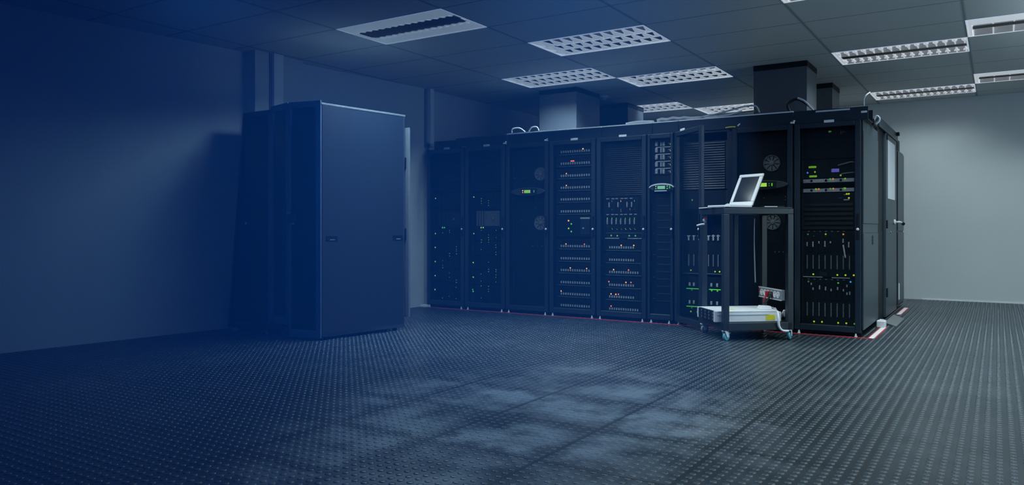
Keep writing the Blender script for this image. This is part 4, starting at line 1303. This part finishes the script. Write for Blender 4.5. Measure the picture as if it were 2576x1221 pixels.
def leaf(parent, p_hinge, p_free, z0, z1, glass, frame_m, nm, handle):
    """a glazed door leaf between two floor points, in world space, as children of the cabinet"""
    a, b2 = Vector(p_hinge), Vector(p_free)
    d = b2 - a
    ln = d.length
    e = bpy.data.objects.new(nm, None)
    COL.objects.link(e)
    e.parent = parent
    inv = parent.rotation_euler.z
    rel = a - Vector((parent.location.x, parent.location.y))
    e.location = (rel.x * cos(-inv) - rel.y * sin(-inv), rel.x * sin(-inv) + rel.y * cos(-inv), 0)
    e.rotation_euler = (0, 0, math.atan2(d.y, d.x) - inv)
    s = 0.05
    f = MB()
    f.box(0, -0.012, z0, s, 0.012, z1).box(ln - 0.025, -0.012, z0, ln, 0.012, z1).box(s, -0.012, z1 - 0.055, ln - 0.025, 0.012, z1).box(s, -0.012, z0, ln - 0.025, 0.012, z0 + 0.07)
    f.build('door_frame', M[frame_m], e, 0.003)
    MB().box(s - 0.002, -0.003, z0 + 0.068, ln - 0.023, 0.003, z1 - 0.053).build('glass', M['smoked'], e)
    if handle:
        MB().lathe([(0.045, 0.012), (0.045, 0.03), (0.03, 0.04)], (ln - 0.045, 0, 1.09), 'y', 20).build('round_lock', M['dark'], e, 0, True)
        MB().box(ln - 0.03, 0.012, 1.13, ln + 0.012, 0.03, 1.15).box(ln - 0.075, 0.02, 1.035, ln - 0.035, 0.035, 1.05).build('lock_plate', M['dimsilver'], e, 0.002)
    return e


leaf(t, (-5.067, 4.775), (-5.400, 4.704), 0.02, ZC + 0.02, 'smoked', 'navyframe', 'door', True)
leaf(t, (-5.735, 4.785), (-5.405, 4.700), 0.125, ZC + 0.02, 'smoked', 'navyframe', 'door', False)

t = thing('tall_cabinet', 'tall black cabinet beside the left wall, its left side flaring out toward the floor', 'cabinet', (-5.745, 4.80, 0))
# trapezoid carcass
dp = 0.42


def tz(z):       # left edge at height z
    return -0.655 + 0.235 * z / ZC


b = MB()
b.hexa([(tz(0.03), 0, 0.03), (tz(0.03) + 0.02, 0, 0.03), (-0.40, dp, 0.03), (-0.42, dp, 0.03)], [(tz(ZC), 0, ZC), (tz(ZC) + 0.02, 0, ZC), (-0.40, dp, ZC), (-0.42, dp, ZC)])
b.box(-0.02, 0, 0.03, 0, dp, ZC)
b.box(-0.42, 0, ZC - 0.04, 0, dp, ZC)
b.prism_y([(tz(0.03), 0.03), (tz(0.10), 0.10), (0, 0.10), (0, 0.03)], 0, 0.10)
b.box(-0.42, 0.10, 0.03, 0, dp, 0.08)
b.box(-0.42, dp - 0.02, 0.03, 0, dp, ZC)
b.build('body', M['cabdark'], t, 0.003)
MB().prism_y([(tz(0.10) + 0.03, 0.11), (tz(ZC - 0.05) + 0.03, ZC - 0.05), (-0.03, ZC - 0.05), (-0.03, 0.11)], 0.02, 0.025).build('glass_front', M['smoked'], t)
MB().cyl((-0.37, 0.0, 1.05), (-0.37, -0.008, 1.05), 0.012, n=12).build('lock', M['silver'], t)
MB().box(-0.055, 0.0, 0.1, -0.02, 0.012, ZC - 0.04).build('hinge_post', M['navyframe'], t)
for q in ((-0.56, -0.02, -0.50, 0.02), (-0.10, 0.0, -0.06, 0.04), (-0.40, 0.34, -0.34, 0.40), (-0.10, 0.34, -0.06, 0.40)):
    MB().box(q[0], q[1], 0, q[2], q[3], 0.03).build('foot', M['cabgrey'], t)
for k, (lab, pts) in enumerate((
        ('thin pale cable hanging straight inside the black cabinet', [(-6.02, 5.0, 1.88), (-6.03, 5.0, 1.5), (-6.04, 5.0, 1.1), (-6.05, 5.0, 0.7), (-6.02, 5.0, 0.4)]),
        ('pale cable looping low inside the black cabinet', [(-6.10, 5.02, 0.75), (-6.0, 5.02, 0.62), (-5.92, 5.02, 0.5), (-5.95, 5.02, 0.35), (-6.08, 5.02, 0.3), (-6.15, 5.02, 0.45)]),
        ('pale cable bowed along the right of the black cabinet', [(-5.97, 5.0, 1.85), (-5.92, 5.0, 1.6), (-5.90, 5.0, 1.3), (-5.95, 5.0, 0.95), (-6.0, 5.0, 0.8)]))):
    cable('cable', lab, 'cable', pts, 0.006, 'cabgrey', 'cables inside the black cabinet')

# ------------------------------------------------------------------ the trolley
RC = math.atan2(0.38, 0.46)
CO = Vector((-2.04, 6.71, 0))


def cw(x, y, z=0.0):        # trolley frame to room
    return (CO.x + x * cos(RC) - y * sin(RC), CO.y + x * sin(RC) + y * cos(RC), z)


t = thing('rack_trolley', 'black open frame trolley on casters in front of the open rack door', 'trolley', tuple(CO), RC)
TW, TD, Z0, Z1 = 0.60, 0.52, 0.092, 1.178
for x in (0, TW):
    for y in (0, TD):
        MB().box(x - 0.027, y - 0.027, Z0, x + 0.027, y + 0.027, Z1 - 0.05).build('post', M['frame'], t, 0.004)
MB().box(-0.027, -0.027, Z1 - 0.05, TW + 0.027, 0.027, Z1).build('top_bar', M['frame'], t, 0.004)
MB().box(-0.027, TD - 0.027, Z1 - 0.05, TW + 0.027, TD + 0.027, Z1).build('top_bar', M['frame'], t, 0.004)
MB().box(-0.027, 0.027, Z1 - 0.05, 0.027, TD - 0.027, Z1).box(TW - 0.027, 0.027, Z1 - 0.05, TW + 0.027, TD - 0.027, Z1).build('top_side_bar', M['black'], t, 0.004)
MB().box(-0.03, -0.02, Z1 + 0.0005, TW + 0.02, TD + 0.02, Z1 + 0.012).build('top_board', M['black'], t, 0.003)
MB().box(0.0, 0.0, Z0 + 0.05, TW, TD, Z0 + 0.066).build('bottom_tray', M['black'], t)
MB().box(-0.027, -0.027, Z0, TW + 0.027, -0.005, Z0 + 0.068).box(-0.027, TD + 0.005, Z0, TW + 0.027, TD + 0.027, Z0 + 0.068).box(-0.027, 0, Z0, -0.005, TD, Z0 + 0.068).box(TW + 0.005, 0, Z0, TW + 0.027, TD, Z0 + 0.068).build('bottom_frame', M['frame'], t, 0.003)
MB().box(0.30, TD - 0.02, Z0 + 0.07, 0.34, TD + 0.02, Z1 - 0.05).build('rear_upright', M['black'], t)
MB().tube([(-0.03, TD * 0.8, 1.04), (-0.06, TD * 0.84, 1.036), (-0.085, TD * 0.90, 1.026)], 0.009).build('side_grip', M['white'], t, 0, True)
for x, y, a in ((0, 0, 0.5), (TW, 0, 0.9), (0, TD, 0.3), (TW, TD, 0.6)):
    e = bpy.data.objects.new('caster', None)
    COL.objects.link(e)
    e.parent = t
    e.location = (x, y, 0)
    e.rotation_euler = (0, 0, a)
    big = y == 0
    MB().lathe([(0.028, -0.011), (0.038, -0.010), (0.040, 0.0), (0.038, 0.010), (0.028, 0.011)], (0.012, 0, 0.040), 'y', 24).build('wheel', M['teal'] if big else M['dimsilver'], e, 0, True)
    MB().lathe([(0.014, -0.013), (0.014, 0.013)], (0.012, 0, 0.040), 'y', 16).build('hub', M['silver'], e)
    f = MB()
    f.hexa([(-0.026, -0.02, 0.088), (0.020, -0.02, 0.088), (0.026, -0.02, 0.034), (0.002, -0.02, 0.034)], [(-0.026, -0.016, 0.088), (0.020, -0.016, 0.088), (0.026, -0.016, 0.034), (0.002, -0.016, 0.034)])
    f.hexa([(-0.026, 0.016, 0.088), (0.020, 0.016, 0.088), (0.026, 0.016, 0.034), (0.002, 0.016, 0.034)], [(-0.026, 0.02, 0.088), (0.020, 0.02, 0.088), (0.026, 0.02, 0.034), (0.002, 0.02, 0.034)])
    f.box(-0.026, -0.02, 0.084, 0.022, 0.02, 0.092)
    f.build('fork', M['white'], e)
    if big:
        MB().box(0.02, -0.012, 0.062, 0.062, 0.012, 0.070).build('brake_lever', M['white'], e, 0.003)

# server lying in the trolley
zb = Z0 + 0.0685
sx0, sx1, sy0, sy1, sh_ = -0.075, 0.545, 0.045, 0.475, 0.098
t = thing('server', 'silver server lying on the bottom of the trolley with black drive bays facing left', 'server', cw(0, 0, zb), RC)
MB().box(sx0 + 0.02, sy0, 0, sx1, sy1, sh_ - 0.012).build('chassis', M['white'], t, 0.003)
MB().box(sx0 + 0.02, sy0 - 0.002, sh_ - 0.012, sx1 - 0.03, sy1 + 0.002, sh_).build('lid', M['white'], t, 0.003)
MB().box(sx0, sy0 + 0.03, 0.006, sx0 + 0.02, sy1 - 0.03, sh_ - 0.004).build('front_panel', M['dark'], t, 0.003)
MB().box(sx0 - 0.006, sy0, 0, sx0 + 0.02, sy0 + 0.03, sh_).box(sx0 - 0.006, sy1 - 0.03, 0, sx0 + 0.02, sy1, sh_).build('front_ear', M['silver'], t, 0.003)
dr = MB().box(0, 0, 0, 0.006, 0.084, 0.024).mesh('drive_bay', M['equip'])
dl = MB().box(0, 0, 0, 0.006, 0.010, 0.018).mesh('drive_latch', M['dimsilver'])
for a in range(4):
    for c in range(3):
        e = put('drive_bay', dr, t, (sx0 - 0.006, sy0 + 0.036 + a * 0.090, 0.010 + c * 0.028))
        put('drive_latch', dl, e, (-0.003, 0.0, 0.003))
MB().box(0.40, sy0 - 0.003, 0.012, 0.485, sy0 - 0.0005, 0.060).build('yellow_label', M['yellow'], t)
MB().box(0.10, sy0 + 0.10, sh_, 0.15, sy0 + 0.16, sh_ + 0.001).build('yellow_sticker', M['yellow'], t)
MB().box(sx0 + 0.02, sy0 - 0.006, 0.062, sx1 - 0.12, sy0 - 0.001, 0.068).build('rail', M['silver'], t)
MB().box(sx1, sy0 + 0.03, 0.01, sx1 + 0.02, sy0 + 0.12, 0.07).build('power_inlet', M['dark'], t, 0.003)
t = thing('power_adapter', 'white plug adapter on the right end of the silver server lid', 'adapter', cw(0.44, 0.16, zb + sh_ + 0.001), RC)
MB().hexa([(-0.06, -0.04, 0), (0.06, -0.04, 0), (0.06, 0.04, 0), (-0.06, 0.04, 0)], [(-0.045, -0.03, 0.035), (0.05, -0.03, 0.03), (0.05, 0.03, 0.03), (-0.045, 0.03, 0.035)]).build('body', M['white'], t, 0.004)
MB().cyl((0.06, 0, 0.015), (0.085, 0, 0.012), 0.006, n=8).build('strain_relief', M['cabgrey'], t)
cable('cable', 'thick white cable looping from the server down to the right caster', 'cable',
      [cw(0.485, -0.005, 0.255), cw(0.475, -0.045, 0.20), cw(0.478, -0.05, 0.13), cw(0.51, -0.05, 0.09), cw(0.565, -0.055, 0.085)], 0.011, 'cabwhite')
cable('cable', 'white cable arching to a plug beside the right trolley post', 'cable',
      [cw(0.565, 0.10, 0.185), cw(0.572, 0.06, 0.24), cw(0.578, 0.05, 0.255), cw(0.585, 0.06, 0.20)], 0.009, 'cabwhite')
t = thing('plug', 'white upright plug inside the right post of the trolley', 'plug', cw(0.568, 0.225, zb), RC)
MB().box(-0.018, -0.018, 0.0, 0.018, 0.018, 0.095).build('body', M['white'], t, 0.006)
MB().box(-0.012, -0.012, 0.095, 0.012, 0.012, 0.105).build('cap', M['white'], t, 0.003)

# power strip on the inner right side
t = thing('power_strip', 'silver power strip with a row of white sockets inside the trolley', 'power strip', cw(TW - 0.032, 0.26, 0.395), RC)
MB().box(-0.03, -0.235, -0.048, 0.004, 0.225, 0.048).build('housing', M['dimsilver'], t, 0.004)
MB().box(-0.034, -0.235, 0.040, -0.028, 0.225, 0.050).box(-0.034, -0.235, -0.050, -0.028, 0.225, -0.042).build('edge_rail', M['silver'], t, 0.001)
for k in range(6):
    y = 0.155 - k * 0.066
    s_ = bpy.data.objects.new('socket', None)
    COL.objects.link(s_)
    s_.parent = t
    s_.location = (-0.03, y, 0)
    MB().lathe([(0.030, 0.0), (0.030, -0.006), (0.024, -0.006), (0.022, 0.001)], (0, 0, 0), 'x', 20).build('socket_rim', M['white'], s_, 0, True)
    MB().lathe([(0.012, 0.0), (0.012, -0.004)], (0, 0, 0), 'x', 12).build('socket_core', M['white'], s_)
MB().box(-0.036, 0.192, 0.008, -0.03, 0.216, 0.028).build('red_switch', M['redplastic'], t, 0.002)
t = thing('plug', 'red plug in the silver power strip', 'plug', cw(TW - 0.10, 0.26, 0.390), RC)
MB().hexa([(0, -0.016, -0.03), (0.033, -0.02, -0.022), (0.033, 0.02, -0.022), (0, 0.016, -0.03)], [(0, -0.014, 0.026), (0.033, -0.02, 0.026), (0.033, 0.02, 0.026), (0, 0.014, 0.026)]).build('body', M['redplastic'], t, 0.003)
MB().tube([(0.002, 0, -0.02), (-0.012, 0.004, -0.05), (-0.01, 0.012, -0.075)], 0.007).build('lead', M['redplastic'], t, 0, True)
t = thing('plug', 'black plug right of the red one in the power strip', 'plug', cw(TW - 0.10, 0.205, 0.390), RC)
MB().lathe([(0.012, 0.0), (0.026, 0.008), (0.028, 0.033)], (0, 0, 0), 'x', 18).build('body', M['cabblack'], t, 0, True)
MB().tube([(0.01, 0, -0.024), (-0.005, 0.03, -0.07), (-0.02, 0.05, -0.10), (-0.03, 0.03, -0.125)], 0.008).build('lead', M['cabblack'], t, 0, True)
cable('cable', 'blue and white network cable end poking out under the left of the trolley top', 'cable', [cw(-0.035, 0.40, 1.085), cw(-0.055, 0.37, 1.075), cw(-0.06, 0.33, 1.06)], 0.012, 'cabgrey')
t = thing('network_plug', 'small red and blue network plug under the left of the trolley top', 'plug', cw(-0.06, 0.32, 1.075), RC)
MB().box(-0.012, -0.012, 0.004, 0.012, 0.012, 0.022).build('red_cap', M['redplastic'], t, 0.002)
MB().box(-0.012, 0.012, -0.018, 0.012, 0.032, 0.0).build('blue_cap', L['blue'] if False else M['bluecab'], t, 0.002)
cable('cable', 'dark beaded cable hanging from the rear of the trolley', 'cable', [cw(0.50, 0.50, 1.10), cw(0.495, 0.495, 0.9), cw(0.50, 0.495, 0.7), cw(0.505, 0.49, 0.48)], 0.006, 'cabgrey')

# laptop on the trolley
zl = Z1 + 0.0125
hA = math.atan2(-0.51, 0.86)        # hinge line runs to the right and toward the camera
zl = Z1 + 0.0125
LR = math.atan2(0.893, 0.45)
Lc = Vector((-2.0, 7.03, zl))
t = thing('laptop', 'white edged laptop standing open on the trolley, its dark screen facing left', 'laptop', tuple(Lc), LR)
# local x: the way the lid leans back; local y: along the hinge, left to right seen from the keyboard
HW = 0.142
kb = MB().box(-0.27, -HW, 0, 0.0, HW, 0.020).build('keyboard_base', M['white'], t, 0.004)
MB().box(-0.25, -HW + 0.02, 0.020, -0.03, HW - 0.02, 0.0215).build('keyboard', M['grey'], t)
tl = math.atan2(0.155, 0.30)
ln = 0.335
e = bpy.data.objects.new('lid', None)
COL.objects.link(e)
e.parent = t
e.location = (0.0, 0, 0.018)
e.rotation_euler = (0, tl, 0)
f = MB()
f.box(-0.004, -HW, 0, 0.010, HW, 0.042).box(-0.004, -HW, ln - 0.032, 0.010, HW, ln).box(-0.004, -HW, 0.042, 0.010, -HW + 0.036, ln - 0.032).box(-0.004, HW - 0.036, 0.042, 0.010, HW, ln - 0.032)
f.build('bezel', M['white'], e, 0.005)
MB().box(0.0, -HW + 0.034, 0.040, 0.008, HW - 0.034, ln - 0.030).build('screen', M['screen'], e)
MB().box(0.010, -HW, 0.0, 0.016, HW, ln).build('back_cover', M['cabdark'], e, 0.003)
MB().cyl((0, -0.10, 0.012), (0, 0.10, 0.012), 0.010, n=12).build('hinge', M['dark'], t)
t = thing('paper_sheet', 'white sheets lying on the left edge of the trolley top', 'paper', cw(0.0, 0.42, zl), RC)
MB().box(-0.04, -0.09, 0, 0.08, 0.12, 0.008).build('sheets', M['white'], t)
t = thing('mouse', 'small white mouse left of the laptop screen', 'mouse', cw(0.015, 0.0, zl), RC)
MB().hexa([(-0.02, -0.035, 0), (0.025, -0.035, 0), (0.025, 0.035, 0), (-0.02, 0.035, 0)], [(-0.012, -0.022, 0.028), (0.016, -0.022, 0.030), (0.016, 0.022, 0.026), (-0.012, 0.022, 0.022)]).build('shell', M['white'], t, 0.006)
MB().box(-0.002, -0.02, 0.022, 0.004, -0.008, 0.033).build('wheel', M['cabgrey'], t)
t = thing('notebook', 'dark notebook lying right of the laptop on the trolley top', 'notebook', cw(0.47, 0.13, zl), RC)
MB().box(-0.10, -0.10, 0, 0.10, 0.12, 0.012).build('cover', M['equip'], t, 0.003)
MB().box(-0.09, -0.104, 0.003, 0.03, -0.10, 0.009).build('pages', M['white'], t)
